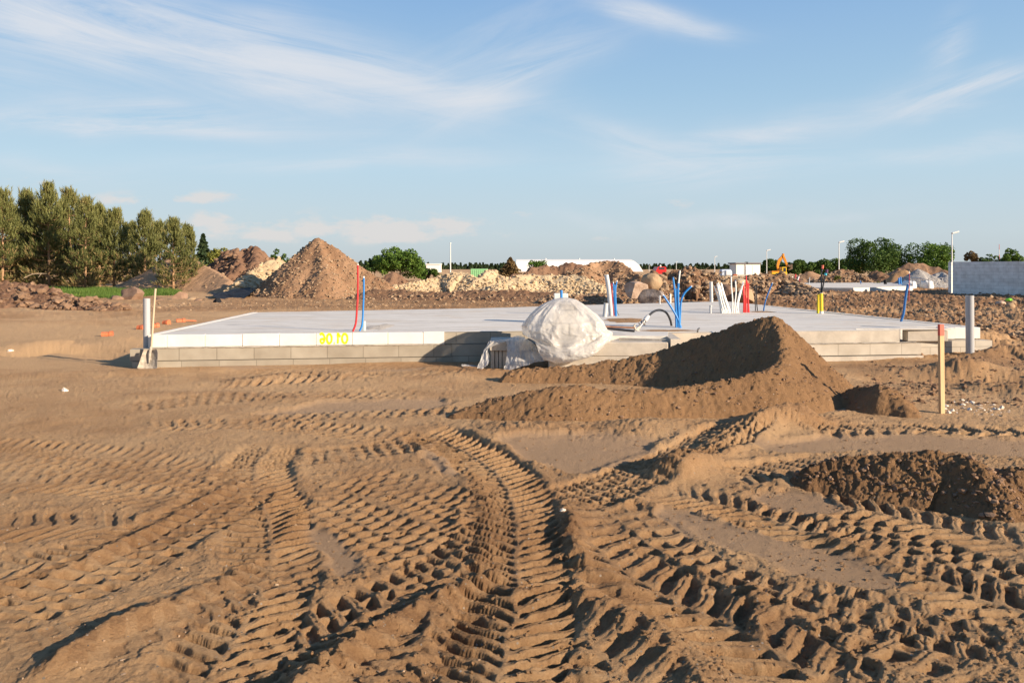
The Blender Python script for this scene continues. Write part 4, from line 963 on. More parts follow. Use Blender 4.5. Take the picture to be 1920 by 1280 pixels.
# ------------------------------------------------------------------ shovel and stake
sv = thing('shovel', 'wooden-handled shovel with a cement-crusted blade leaning on the left corner', 'shovel', W(277, 691, 13.0))
l = sv.location
def rs(px, py, d): return Vector(W(px, py, d))-l
mb = MB(); mb.tube(smoothpts([tuple(rs(282.5, 668, 13.02)), tuple(rs(285, 632, 13.05)), tuple(rs(288, 585, 13.08)), tuple(rs(291.5, 541, 13.11))], 5), .0175, 10); mb.build('handle', M['woodold'], sv, True)
# scooped blade
nu, nv = 13, 13; vs = []
for j in range(nv):
    v = j/(nv-1); py = 656+v*35; hw = 15.5-1.0*(v < .12)*(1-v/.12)*3+v*3.2; cx = 280.5-v*4.5
    for i in range(nu):
        u = i/(nu-1)*2-1; lift = .05*u*u-.03*(1-u*u)*(1-v)+.03*v; pyy = py-(1.2 if abs(u) > .85 and v > .9 else 0)-(abs(u)**3)*2*(v < .1)
        vs.append(rs(cx+u*hw+(1 if u < 0 else 0)*(1-v)*4, pyy, 12.97-lift))
fs = [(j*nu+i, j*nu+i+1, (j+1)*nu+i+1, (j+1)*nu+i) for j in range(nv-1) for i in range(nu-1)]
k = len(vs); vs += [v+Vector((0, .006, 0)) for v in vs]; fs = [f[::-1] for f in fs]+[tuple(k+i for i in f) for f in fs]
edge = [i for i in range(nu)]+[j*nu+nu-1 for j in range(1, nv)]+[(nv-1)*nu+i for i in range(nu-2, -1, -1)]+[j*nu for j in range(nv-2, 0, -1)]
fs += [(edge[i], edge[(i+1) % len(edge)], k+edge[(i+1) % len(edge)], k+edge[i]) for i in range(len(edge))]
mb = MB(); mb.add(vs, fs); bl = mb.build('blade', M['shovel'], sv, True)
mb = MB(); mb.tube([rs(279.5, 680, 12.945), rs(281, 662, 12.95), rs(283.2, 650, 12.98)], [.012, .024, .022], 10); mb.build('socket', M['shovel'], sv, True)
d0 = G(1766, 773)[1]; bx = (1766-960)/F*d0
stk = thing('stake', 'upright sawn wooden survey stake with a red painted top', 'stake', (bx, d0, 0))
hgt = H-(608-HY)*d0/F; cut = H-(629-HY)*d0/F
Mx = Matrix.Rotation(-.012, 4, 'Y') @ Matrix.Rotation(.25, 4, 'Z')
mb = MB(); mb.box(-.030, .030, -.018, .018, -.2, cut-.001, .0025, M=Mx); mb.build('post', M['wood'], stk)
mb = MB(); mb.box(-.030, .030, -.018, .018, cut, hgt, .0025, M=Mx); mb.build('painted_top', M['orange'], stk)

# ------------------------------------------------------------------ stack of blocks and plastic cover
bs = thing('block_stack', 'concrete blocks set on end under a pale lid block at the recess', 'block stack', (-.08, 13.0, 0))
def bpart(x0, x1, y0, y1, z0, z1, nm, m, bev=.006): mb = MB(); mb.box(x0+.08, x1+.08, y0-13, y1-13, z0, z1, bev); mb.build(nm, m, bs)
bpart(-.36, .22, 12.93, 13.70, .302, .455, 'lid_block', M['greyb'])
for i, (a, b) in enumerate(((-.345, -.285), (-.275, -.222), (-.212, -.165), (-.155, -.02), (-.01, .14))):
    bpart(a, b, 12.97+.012*(i % 2), 13.66, -.1, .300, 'upright_block', M['greyb'], .004)
# objects under the cover
us = thing('pallet_load', 'stack of pale blocks mostly hidden under clear plastic', 'block stack', (.92, 13.16, .03))
rp = random.Random(11)
for k in range(4):
    for j in range(2 if k < 3 else 1):
        mb = MB(); a = (-.42+j*.43 if k < 3 else -.24)+rp.uniform(-.02, .02); mb.box(a, a+.41, -.26, .26, .10+k*.205, .10+k*.205+.198, .01); mb.build('block', M['white'] if k > 1 else M['greyb'], us)
mb = MB(); mb.box(-.14, .14, -.16, .16, .93, 1.05, .01); mb.build('block', M['greyb'], us)
m, nt, b = nodes('clear_milky_plastic'); L = nt.links.new
out = nt.nodes['Material Output']
tc = N(nt, 'ShaderNodeTexCoord'); n1 = N(nt, 'ShaderNodeTexNoise'); n1.inputs['Scale'].default_value = 3.2; n1.inputs['Detail'].default_value = 7; n1.inputs['Distortion'].default_value = 1.2
L(tc.outputs['Object'], n1.inputs['Vector'])
r = ramp(nt, [(.35, (.58, .58, .58)), (.65, (.92, .92, .92))]); L(n1.outputs['Fac'], r.inputs[0])
b.inputs['Base Color'].default_value = (.74, .71, .66, 1); b.inputs['Roughness'].default_value = .30; b.inputs['Specular IOR Level'].default_value = .6
tl = N(nt, 'ShaderNodeBsdfTranslucent'); tl.inputs['Color'].default_value = (.8, .78, .74, 1)
m1 = N(nt, 'ShaderNodeMixShader'); m1.inputs[0].default_value = .45; L(b.outputs[0], m1.inputs[1]); L(tl.outputs[0], m1.inputs[2])
tp = N(nt, 'ShaderNodeBsdfTransparent'); m2 = N(nt, 'ShaderNodeMixShader'); L(r.outputs[0], m2.inputs[0]); L(tp.outputs[0], m2.inputs[1]); L(m1.outputs[0], m2.inputs[2]); L(m2.outputs[0], out.inputs[0])
n2 = N(nt, 'ShaderNodeTexNoise'); n2.inputs['Scale'].default_value = 4; n2.inputs['Detail'].default_value = 4; n2.inputs['Distortion'].default_value = 2.5; L(tc.outputs['Object'], n2.inputs['Vector'])
bp = N(nt, 'ShaderNodeBump'); bp.inputs['Strength'].default_value = .35; bp.inputs['Distance'].default_value = .04; L(n2.outputs['Fac'], bp.inputs['Height']); L(bp.outputs[0], b.inputs['Normal'])
M['film'] = m
def interp(tab, z): return np.interp(z, [t[0] for t in tab], [t[1] for t in tab])
# silhouette rows: py -> left px, right px
LEFT = [(559, 1050), (562, 1036), (569, 1021), (580, 1006), (590, 994), (604, 985), (618, 981), (630, 984), (640, 1003), (655, 1015), (670, 1024), (676, 1034)]
RIGHT = [(559, 1068), (562, 1082), (569, 1092), (580, 1107), (590, 1120), (604, 1132), (618, 1138), (624, 1148), (636, 1142), (648, 1128), (660, 1110), (670, 1082), (676, 1062)]
nv, nu = 110, 240
v = np.linspace(0, 1, nv)[:, None]; th = np.linspace(0, 2*np.pi, nu, endpoint=False)[None]
py = 559+117*(1-(1-v)**1.35); dd = 12.85
lx = interp(LEFT, py); rx = interp(RIGHT, py); cx = (lx+rx)/2; hw = (rx-lx)/2
ct, st_ = np.cos(th), np.sin(th)
e = .78
cc = np.sign(ct)*np.abs(ct)**e; ss = np.sign(st_)*np.abs(st_)**e
depth = np.interp(v, [0, .1, .3, .6, .8, 1], [.10, .30, .48, .60, .56, .52])
rdg = lambda n_: 1-np.abs(n_)*3.2
fold = .05*fbm(th*1.6+v*1.5, v*2.6+th*.4, 2, 700)-.055*np.clip(rdg(fbm(th*1.7+v*1.6, v*1.6-th*.9, 2, 710)), 0, 1)**2-.022*np.clip(rdg(fbm(th*3.4+v*1.0, v*1.3+th*.3, 1, 713)), 0, 1)**2-.014*np.clip(rdg(fbm(th*4.5-v*5, v*7+th*2, 2, 716)), 0, 1)**2+.008*fbm(th*9+v*6, v*12-th*3, 3, 720)
# seam continuity
fold = fold*np.clip(np.minimum(th, 2*np.pi-th)/.35, 0, 1)
fs_ = sstep(0, .12, v)
rad = 1-fold*1.4*fs_-.02
X = (cx-960)/F*dd+hw/F*dd*cc*rad; Y = 12.98+depth*ss*(1-fold*2.2*fs_); Z = H-(py-HY)*dd/F+0*th+.02*fs_*fbm(th*4, v*3, 3, 730)
# slack belly: the film hangs forward low on the front
V = np.stack([X, Y, Z], 2).reshape(-1, 3)
i = np.arange((nv-1)*nu).reshape(nv-1, nu); j = np.roll(i, -1, 1)
Fc = np.stack([i, i+nu, j+nu, j], 2).reshape(-1, 4)
me = np_mesh('plastic_cover', V-np.array([.95, 13.2, .1]), Fc)
bmx = __import__('bmesh').new(); bmx.from_mesh(me); bmx.verts.ensure_lookup_table(); bmx.faces.new([bmx.verts[k] for k in range(nu)]); bmx.to_mesh(me); bmx.free()
pc = thing('plastic_cover', 'clear milky plastic sheeting bunched over a block stack at the slab edge', 'plastic sheet', (.95, 13.2, .1))
o = link('bunched_sheet', me, M['film'], pc); me.polygons.foreach_set('use_smooth', [True]*len(me.polygons))
def cloth(name, P, nu, nv, amp, seed, m, parent, thick=0):
    """P: 4 rows of control points (3D) -> lofted crumpled sheet"""
    rows = [catmull(r, .02) for r in P]; rows = [np.stack([np.interp(np.linspace(0, 1, nu), np.linspace(0, 1, len(r)), r[:, k]) for k in range(3)], 1) for r in rows]
    cols = np.array(rows); out_ = np.zeros((nv, nu, 3))
    for q in range(nu):
        c = catmull([tuple(cols[a, q]) for a in range(len(rows))], .01)
        out_[:, q] = np.stack([np.interp(np.linspace(0, 1, nv), np.linspace(0, 1, len(c)), c[:, k]) for k in range(3)], 1)
    U, V_ = np.meshgrid(np.linspace(0, 1, nu), np.linspace(0, 1, nv))
    n = amp*(fbm(U*6+seed, V_*3, 3, seed)+.6*np.abs(fbm(U*13, V_*5+U*4, 3, seed+3)))
    out_[..., 1] -= n; out_[..., 0] += .4*amp*fbm(U*4, V_*7, 3, seed+5); out_[..., 2] += .35*amp*fbm(U*5, V_*5, 3, seed+7)
    loc = np.array(parent.location)
    me = np_mesh(name, (out_-loc).reshape(-1, 3), grid_faces(nv, nu)); return link(name, me, m, parent)
w_ = lambda a, b, d: W(a, b, d)
cloth('flap', [[w_(948, 637, 12.95), w_(966, 630, 12.95), w_(985, 633, 12.95), w_(1006, 648, 12.95)],
               [w_(951, 660, 12.85), w_(968, 652, 12.80), w_(988, 655, 12.80), w_(1010, 660, 12.85)],
               [w_(948, 680, 12.75), w_(966, 676, 12.68), w_(990, 672, 12.7), w_(1016, 668, 12.8)],
               [w_(944, 697, 12.62), w_(965, 691, 12.55), w_(992, 682, 12.6), w_(1022, 677, 12.7)]], 70, 50, .045, 800, M['film'], pc)
cloth('flap', [[w_(917, 640, 12.95), w_(940, 637, 12.90), w_(962, 634, 12.90)], [w_(908, 655, 12.88), w_(913, 655, 12.85), w_(918, 652, 12.85)],
               [w_(902, 670, 12.82), w_(908, 672, 12.80), w_(917, 668, 12.8)], [w_(895, 690, 12.72), w_(904, 691, 12.7), w_(916, 682, 12.7)]], 40, 50, .025, 820, M['film'], pc)
cloth('hem', [[w_(1004, 643, 12.40), w_(1040, 650, 12.30), w_(1100, 646, 12.30), w_(1146, 622, 12.5)],
              [w_(1008, 655, 12.36), w_(1045, 663, 12.26), w_(1105, 656, 12.28), w_(1144, 630, 12.47)],
              [w_(1014, 668, 12.36), w_(1050, 674, 12.26), w_(1108, 664, 12.28), w_(1138, 642, 12.45)],
              [w_(1020, 675, 12.42), w_(1055, 679, 12.34), w_(1108, 669, 12.36), w_(1132, 650, 12.52)]], 90, 30, .030, 840, M['film'], pc)
o = cloth('loose_scrap', [[w_(866, 682, 13.2), w_(880, 684, 13.2), w_(897, 686, 13.2)], [w_(866, 686, 13.1), w_(880, 688, 13.1), w_(898, 690, 13.1)], [w_(870, 689, 13.0), w_(884, 691, 13.0), w_(899, 692, 13.0)]], 30, 16, .03, 860, M['film'], pc)
# white blocks on the slab behind the cover, with a blue conduit before them
wb = thing('white_block_pile', 'white insulation blocks piled behind the plastic cover', 'block pile', (.99, 16.2, TOP))
for k, (a, b) in enumerate(((.0, .195), (.2, .395), (.4, .60))):
    mb = MB(); mb.box(-.14, .14, -.1, .1, a+.004, b, .008); mb.build('block', M['white'], wb)
pipe('conduit', 'blue conduit end standing before the white blocks behind the plastic cover', [W(1053, 600, 15.95), W(1053, 575, 15.95), W(1052.5, 544, 15.95)], .027, M['blue'], group=gl)

# orange half-buried drain pieces on the left
for i, (px, py, ln, a, lb) in enumerate(((200, 630, .22, .3, 'leftmost orange drain piece half buried in the sand'), (264, 618.5, .16, -.2, 'orange drain piece lying just left of the grey pipe'), (291, 614.5, .13, .6, 'orange drain piece just behind the shovel handle'), (311, 608.5, .15, -.3, 'brightest orange drain piece right of the shovel'), (338, 603.5, .22, .5, 'flat orange drain piece nearest the slab edge'))):
    x, y = G(px, py); z = gz(x, y); o = thing('drain_piece', lb, 'drain pipe', (x, y, z), 'orange drain pieces in the sand left of the slab', a)
    mb = MB(); mb.tube([(-ln/2, 0, .03), (ln/2, 0, .035)], [.075, .07], 16); mb.build('pipe_body', M['terra'], o, True)
    mb = MB(); mb.tube([(ln/2-.05, 0, .035), (ln/2+.03, 0, .037)], .088, 16); mb.build('socket', M['terra'], o, True)
    if i == 4: mb = MB(); mb.tube([(ln/2, 0, .05), (ln/2+.35, .1, .02)], .02, 8); mb.build('strap', M['terra'], o, True)
# black bucket piece and black sheet that also paints in the cone heap's cast shadow
x, y = G(404, 568); mb = MB(); mb.tube([(0, 0, 0), (0, 0, .16), (0, 0, .22)], [.15, .17, .17], 16); o = mb.build('bucket', M['tarp'], smooth=True); o.location = (x, y, gz(x, y)-.05); o.rotation_euler = (1.2, 0, 1.2); tag(o, 'small black bucket lying on the track edge left of the cone heap', 'bucket')
cloc = thing('black_sheet_shadow', 'crumpled black plastic sheet, partly painted shadow of the cone, lying between the smooth heap and the cone', 'plastic sheet', (*G(435, 556)[:1], 44, 0))
cloth('sheet', [[w_(395, 550, 43.5), w_(425, 545, 45), w_(460, 541, 46), w_(478, 540, 46)], [w_(398, 552, 42.5), w_(425, 549, 43.4), w_(455, 545, 44), w_(480, 543, 44.5)], [w_(402, 556, 41), w_(428, 559, 41.5), w_(452, 556, 42), w_(472, 548, 43)], [w_(425, 562, 40), w_(438, 564, 40), w_(452, 562, 40.5), w_(465, 555, 41)]], 60, 40, .22, 900, M['tarp'], cloc)

# ------------------------------------------------------------------ vegetation
def frame_of(D):
    """orthonormal frames for directions D (n,3)"""
    D = D/np.linalg.norm(D, axis=1, keepdims=True)
    A = np.where(np.abs(D[:, 2:3]) < .9, np.array([[0, 0, 1.]]), np.array([[1., 0, 0]]))
    U = np.cross(D, A); U /= np.linalg.norm(U, axis=1, keepdims=True); return D, U, np.cross(D, U)
def leaf_mesh(name, P, size, tint, updir=None):
    n = len(P); D = rng.normal(size=(n, 3)); D[:, 2] += .2
    D, U, Vv = frame_of(D)
    s = size*rng.uniform(.6, 1.3, n)[:, None]
    a = P-U*s*.5; b = P+Vv*s*.55; c = P+U*s*.6; d = P-Vv*s*.5
    V = np.stack([a, b, c, d], 1).reshape(-1, 3); Fc = np.arange(4*n).reshape(n, 4)
    me = np_mesh(name, V, Fc, False); attr(me, 'tint', np.repeat(tint, 4)); return me
def broadleaf(px, ptop, d, wpx, label, m, n=9000, leaf=.16, group=None, name='broadleaf_tree', lobes=16, trunk=.3, squash=1.0, seed=1, zb=.3):
    r_ = np.random.default_rng(seed); x, y, zt = W(px, ptop, d); w = wpx/F*d/2; o = thing(name, label, 'tree' if zt > 2.6 else 'bush', (x, y, 0), group)
    hgt = zt-zb; C = []
    for k in range(lobes):
        a = r_.uniform(0, 6.28); rr_ = r_.uniform(.15, .78)**.7; zc = r_.uniform(.18, .80)
        prof = math.sin(min(1, .30+zc*.9)*math.pi*.78)**.6
        C.append((math.cos(a)*w*rr_*prof, math.sin(a)*w*rr_*prof*.9, zb+hgt*zc, r_.uniform(.24, .42)*min(w, hgt*.75)))
    C.append((r_.uniform(-.2, .2)*w, 0, zt-.33*min(w, hgt), .33*min(w, hgt)))
    C = np.array(C); pick = r_.choice(len(C), n, p=C[:, 3]**2/np.sum(C[:, 3]**2)); D = r_.normal(size=(n, 3)); D /= np.linalg.norm(D, axis=1, keepdims=True)
    rad = C[pick, 3]*(r_.uniform(.35, 1.0, n)**.45)*(1+.22*fbm(D[:, 0]*3+pick, D[:, 1]*3+D[:, 2]*3, 3, seed))
    Pp = C[pick, :3]+D*rad[:, None]
    keep = (fbm(Pp[:, 0]*1.3+Pp[:, 1], Pp[:, 2]*1.4-Pp[:, 1]*.7, 3, seed+2) > -.28) & (Pp[:, 2] > .05); Pp = Pp[keep]
    link('crown', leaf_mesh('crown', Pp, leaf, r_.uniform(-.2, .5, len(Pp))), m, o)
    mb = MB(); tr = max(.05, trunk*w*.12)
    mb.tube([(0, 0, -.1), (.03, 0, zb+hgt*.25), (0, .05, zb+hgt*.7)], [tr, tr*.7, tr*.25], 8)
    for k in range(min(7, len(C))):
        c = C[k]; mb.tube([(0, 0, zb+hgt*.12*(1+k*.3)), (c[0]*.5, c[1]*.5, c[2]*.75), (c[0], c[1], c[2])], [tr*.45, tr*.3, tr*.08], 6)
    mb.build('trunk', M['bark'], o, True); return o

def pine_variant(seed, Hh, wd, base=.5):
    """young Scots pine: trunk mesh and crown of upright needle candles"""
    r_ = np.random.default_rng(seed); mb = MB(); cs = []; lens = []; dirs = []
    nw = int(Hh/.36); lean = r_.uniform(-.15, .15, 2)
    tp = lambda z: Vector((lean[0]*(z/Hh)**2, lean[1]*(z/Hh)**2, z))
    mb.tube([tp(0)-Vector((0, 0, .15))]+[tp(Hh*t) for t in (.15, .35, .6, .8, .95)], [.13, .11, .09, .065, .035, .012], 8)
    for i in range(nw):
        z = base+(Hh-base-.3)*(i/(nw-1))**.95; t = z/Hh
        prof = min(1, .72+t*1.2)*(1-t**1.15)**.9
        nb = r_.integers(5, 9)
        for k in range(nb):
            a = r_.uniform(0, 6.28); Lb = wd*prof*r_.uniform(.55, 1.15)+.15
            rise = (.05+.70*t)*Lb*r_.uniform(.5, 1.2)
            p0 = tp(z); p2 = p0+Vector((math.cos(a)*Lb, math.sin(a)*Lb, rise)); p1 = p0+Vector((math.cos(a)*Lb*.55, math.sin(a)*Lb*.55, rise*.25))
            mb.tube([p0, p1, p2], [.022, .014, .005], 4, False)
            if t > .35:
                for q in range(3): cs.append(tuple(p2+Vector((r_.normal()*.05, r_.normal()*.05, -.12+q*.16)))); dirs.append((r_.normal()*.12, r_.normal()*.12, 1)); lens.append(r_.uniform(.3, .55))
            ns = int(6+Lb*12)
            for q in range(ns):
                s = r_.uniform(.28, 1.0)**.75; c = (p0*(1-s)**2+p1*2*s*(1-s)+p2*s*s)
                lat = (1.05-s*.55)*.42*wd*.6
                c = c+Vector((r_.normal()*lat*.55, r_.normal()*lat*.55, r_.normal()*.09+.03))
                cs.append(tuple(c)); upw = .75+1.3*t; dirs.append((math.cos(a)*(.8-.5*t)+r_.normal()*.3, math.sin(a)*(.8-.5*t)+r_.normal()*.3, upw)); lens.append(r_.uniform(.24, .44)*(1.5 if t > .6 and s > .6 else 1.25 if s > .8 else 1))
    for q in range(70):    # leader candles
        a = r_.uniform(0, 6.28); rr_ = abs(r_.normal())*.22*wd/2; cs.append((lean[0]+math.cos(a)*rr_, lean[1]+math.sin(a)*rr_, Hh-.3+r_.uniform(-.45, .05)-rr_*3.0)); dirs.append((math.cos(a)*.12, math.sin(a)*.12, 1)); lens.append(r_.uniform(.4, .75))
    tips = []
    Cc = np.array(cs); Dd = np.array(dirs); Ll = np.array(lens); n = len(Cc)
    D, U, Vv = frame_of(Dd); nb = 9
    ang = r_.uniform(0, 6.28, (n, nb)); pos = r_.uniform(0, .75, (n, nb)); spread = r_.uniform(.35, .95, (n, nb))*(1-pos*.6)
    radial = U[:, None]*np.cos(ang)[..., None]+Vv[:, None]*np.sin(ang)[..., None]
    st = Cc[:, None]+D[:, None]*(pos*Ll[:, None])[..., None]
    nd = D[:, None]*.75+radial*spread[..., None]; nd /= np.linalg.norm(nd, axis=2, keepdims=True)
    nl = (Ll*.52)[:, None]*r_.uniform(.8, 1.2, (n, nb)); sd = np.cross(nd, radial); sd /= np.linalg.norm(sd, axis=2, keepdims=True)+1e-9
    hwid = .027
    a_ = st-sd*hwid; b_ = st+sd*hwid; c_ = st+nd*nl[..., None]
    V = np.stack([a_, b_, c_], 2).reshape(-1, 3); Fc = np.arange(len(V)).reshape(-1, 3)
    me = np_mesh('crown', V, Fc, False)
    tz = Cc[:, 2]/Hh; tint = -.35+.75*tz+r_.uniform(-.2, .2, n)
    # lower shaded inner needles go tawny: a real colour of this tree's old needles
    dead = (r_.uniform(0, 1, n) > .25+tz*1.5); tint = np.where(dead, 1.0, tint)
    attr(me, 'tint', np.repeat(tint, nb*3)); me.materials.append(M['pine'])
    t = MB(); t.v, t.f, t.m = mb.v, mb.f, mb.m
    tm = bpy.data.meshes.new('trunk'); tm.from_pydata(mb.v, [], mb.f); tm.materials.append(M['pinebark']); tm.polygons.foreach_set('use_smooth', [True]*len(mb.f))
    return me, tm
PV = [pine_variant(31, 8.0, 2.3, .15), pine_variant(47, 8.0, 2.1, .25), pine_variant(59, 6.2, 1.75, .4), pine_variant(73, 6.0, 1.95, .5)]
PH = [8.0, 8.0, 6.2, 6.0]
pines = [(-50, 345, 64, 0, .2, 'pine cut by the left edge of the picture'), (5, 352, 63, 1, 1.1, 'leftmost fully crowned pine behind the clod bank'), (48, 352, 66, 0, 2.3, 'bushy pine second from the left of the row'),
 (92, 341, 64, 1, 3.0, 'tallest pine of the row on the left'), (132, 350, 66, 0, 4.1, 'pine standing just right of the tallest one'), (160, 368, 61, 1, 5.0, 'pine with an orange trunk showing above the grass patch'),
 (186, 380, 66, 2, .6, 'slim pine between the orange trunk and the dark gap'), (214, 390, 62, 3, 1.9, 'dark trunked pine left of the gap in the row'), (272, 392, 61, 2, 3.3, 'narrow pointed pine right of the gap in the row'),
 (325, 407, 55, 3, 4.4, 'rightmost pine with an orange trunk by the smooth earth heap'), (350, 418, 57, 2, 5.5, 'thin pine merged with the rightmost one'),
 (20, 380, 73, 0, 2.7, 'half hidden pine behind the leftmost two of the row'), (75, 378, 74, 0, .9, 'half hidden pine behind the tallest one of the row'), (118, 385, 73, 0, 3.9, 'half hidden pine behind the orange trunked one'), (182, 400, 73, 0, 5.2, 'half hidden pine behind the slim one of the row'),
 (240, 415, 72, 3, 2.7, 'shadowed pine farther back in the gap of the row'), (300, 412, 73, 2, 1.2, 'shadowed pine farther back between the two right pines')]
for px, pt, d, v_, rz, lb in pines:
    x, y, zt = W(px, pt, d); o = thing('pine_tree', lb, 'pine tree', (x, y, 0), 'young pines in a row at the left', rz)
    s = zt/(PH[v_]+.45); wsc = s*(.95 if v_ < 2 else .92)*(1.25 if d > 70 else 1)
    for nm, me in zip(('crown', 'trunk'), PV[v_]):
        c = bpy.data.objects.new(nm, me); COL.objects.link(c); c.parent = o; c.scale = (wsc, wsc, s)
# bare fallen branch by the pines
mb = MB(); a = Vector(W(45, 521, 60)); mb.tube([a, Vector(W(60, 514, 60)), Vector(W(75, 512.5, 60)), Vector(W(88, 513, 60))], [.03, .035, .03, .012], 6); mb.tube([Vector(W(78, 512, 60)), Vector(W(72, 520, 59.8))], [.02, .01], 5); o = mb.build('bare_branch', M['woodold'], smooth=True); tag(o, 'pale bare branch hanging low under the leftmost pines', 'branch')

broadleaf(750, 463, 96, 100, 'round bright green broadleaf tree right of the cone heap', M['leaf'], 15000, .17, lobes=20, seed=2)
broadleaf(702, 478, 102, 40, 'smaller green tree peeping out behind the cone heap left of the round tree', M['leafd'], 4500, .17, seed=3)
broadleaf(803, 503, 98, 60, 'low dark bushes right of the round green tree', M['leafd'], 4500, .16, seed=4, zb=0)
broadleaf(1645, 445, 104, 104, 'big green broadleaf tree, left one of two beyond the heaps', M['leafd'], 17000, .18, lobes=24, seed=5)
broadleaf(1738, 453, 103, 96, 'big green broadleaf tree right beside the tallest lamp post', M['leaf'], 15000, .18, lobes=22, seed=6)
broadleaf(1893, 465, 130, 46, 'loose green tree above the block wall at the right', M['leaf'], 5000, .22, seed=7)
broadleaf(1855, 476, 130, 44, 'low green tree above the middle of the block wall', M['leafd'], 4500, .22, seed=8)
broadleaf(1821, 470, 132, 30, 'small reddish round tree above the left end of the block wall', M['brownc'], 3500, .22, seed=9)
broadleaf(1562, 484, 125, 62, 'dark green tree behind the stony heap', M['leafd'], 7000, .22, seed=10)
broadleaf(1497, 486, 150, 60, 'grey green tree right of the excavator', M['leafd'], 6500, .26, seed=11)
broadleaf(1447, 486, 152, 50, 'grey green tree behind the excavator', M['leafd'], 5500, .26, seed=12)
broadleaf(1530, 492, 150, 36, 'low grey green tree between two taller ones behind the heaps', M['leafd'], 3500, .26, seed=13)
broadleaf(1600, 492, 128, 50, 'brownish hedge-like tree left of the two big trees', M['brownc'], 5000, .22, seed=14)
broadleaf(1020, 487, 80, 62, 'green bush on the dark root heap before the white hall', M['leaf'], 5200, .14, seed=15, zb=.4)
broadleaf(405, 460, 76, 54, 'yellow green bushy tree left of the dark earth heap', M['leafy'], 6500, .14, seed=16, zb=.4)
broadleaf(521, 466, 84, 34, 'small feathery green tree on the skyline left of the cone', M['leafd'], 2600, .13, seed=17, lobes=14, zb=1.2)
broadleaf(536, 480, 84, 16, 'tiny green shrub right of the feathery tree on the skyline', M['leaf'], 700, .14, seed=18, lobes=6, zb=1.3)
broadleaf(1572, 517, 72, 16, 'yellow green weed growing on the stony heap', M['leafy'], 700, .09, seed=19, lobes=6, zb=.4, name='weed_bush')
broadleaf(1646, 527, 66, 18, 'yellow green weed at the foot of the low brown heap', M['leafy'], 600, .09, seed=20, lobes=6, zb=.1, name='weed_bush')
broadleaf(1432, 517, 50, 14, 'grey green weed on top of the rubble ridge', M['leafd'], 300, .07, seed=21, lobes=5, zb=.5, name='weed_bush')
def conifer(px, ptop, d, wpx, label, m, n=2600, seed=1, name='conifer_tree', group=None, leaf=.25):
    r_ = np.random.default_rng(seed); x, y, zt = W(px, ptop, d); w = wpx/F*d/2; o = thing(name, label, 'conifer', (x, y, 0), group)
    t = r_.uniform(0, 1, n)**.75; lay = np.floor(t*16)/16; a = r_.uniform(0, 6.28, n); prof = (1-t)*(1+.35*np.sin(a*3+lay*40))*(.75+.5*((t*16) % 1 < .5))
    rr_ = w*prof*r_.uniform(.35, 1, n)**.6+.04
    Pp = np.stack([np.cos(a)*rr_, np.sin(a)*rr_, .15+(zt-.15)*t-.18*rr_], 1)
    link('crown', leaf_mesh('crown', Pp, leaf, r_.uniform(-.2, .5, n)), m, o)
    mb = MB(); mb.tube([(0, 0, -.1), (0, 0, zt*.96)], [.10, .015], 6); mb.build('trunk', M['bark'], o, True); return o
conifer(381, 439, 80, 46, 'dark spruce standing behind the rightmost pine', M['spruce'], 4200, 3)
conifer(957, 483, 90, 52, 'browned reddish conifer left of the white hall', M['brownc'], 5200, 4, leaf=.22)
conifer(939, 494, 96, 30, 'small dark conifer merged with the browned one', M['spruce'], 1800, 5, leaf=.22)
# far wood: reads as one mass
def wood(name, label, x0, x1, top, d, seed, m, con=True, jit=3):
    r_ = np.random.default_rng(seed); Ps = []; px = x0
    while px < x1:
        w = r_.uniform(3, 7) if con else r_.uniform(14, 26); tp = top+r_.uniform(-jit, jit)*1.3; dd_ = d*r_.uniform(.95, 1.1); x, y, zt = W(px, tp, dd_); n = 260 if con else 520
        t = r_.uniform(0, 1, n); a = r_.uniform(0, 6.28, n); ww = w/F*dd_*(.62 if con else .55)
        rr_ = ww*((1-t)**.8+.12)*r_.uniform(.3, 1, n)**.5 if con else ww*np.sqrt(np.clip(1-(t*1.9-.9)**2, 0.02, 1))*r_.uniform(.5, 1, n)
        Ps.append(np.stack([x+np.cos(a)*rr_, y+np.sin(a)*rr_, zt*t], 1)); px += w*(.62 if con else .5)
    P = np.concatenate(Ps); o = link(name, leaf_mesh(name, P, d*.0021, r_.uniform(-.2, .4, len(P))), m); return tag(o, label, kind='stuff')
wood('far_pine_wood', 'far dark line of pine wood left of the white hall', 770, 975, 496, 620, 1, M['wood_far'])
wood('far_pine_wood', 'far dark line of pine wood between the hall and the white shed', 1195, 1400, 497, 620, 2, M['wood_far'])
wood('far_broadleaf_wood', 'far green wood behind the excavator and the heaps', 1400, 1660, 494, 400, 3, M['wood_far'], False)
wood('far_broadleaf_wood', 'far green wood seen left of the block wall and beyond', 1650, 2100, 495, 420, 4, M['wood_far'], False)
wood('far_pine_wood', 'far dark wood seen through the pines at the left', -300, 780, 492, 560, 5, M['wood_far'])
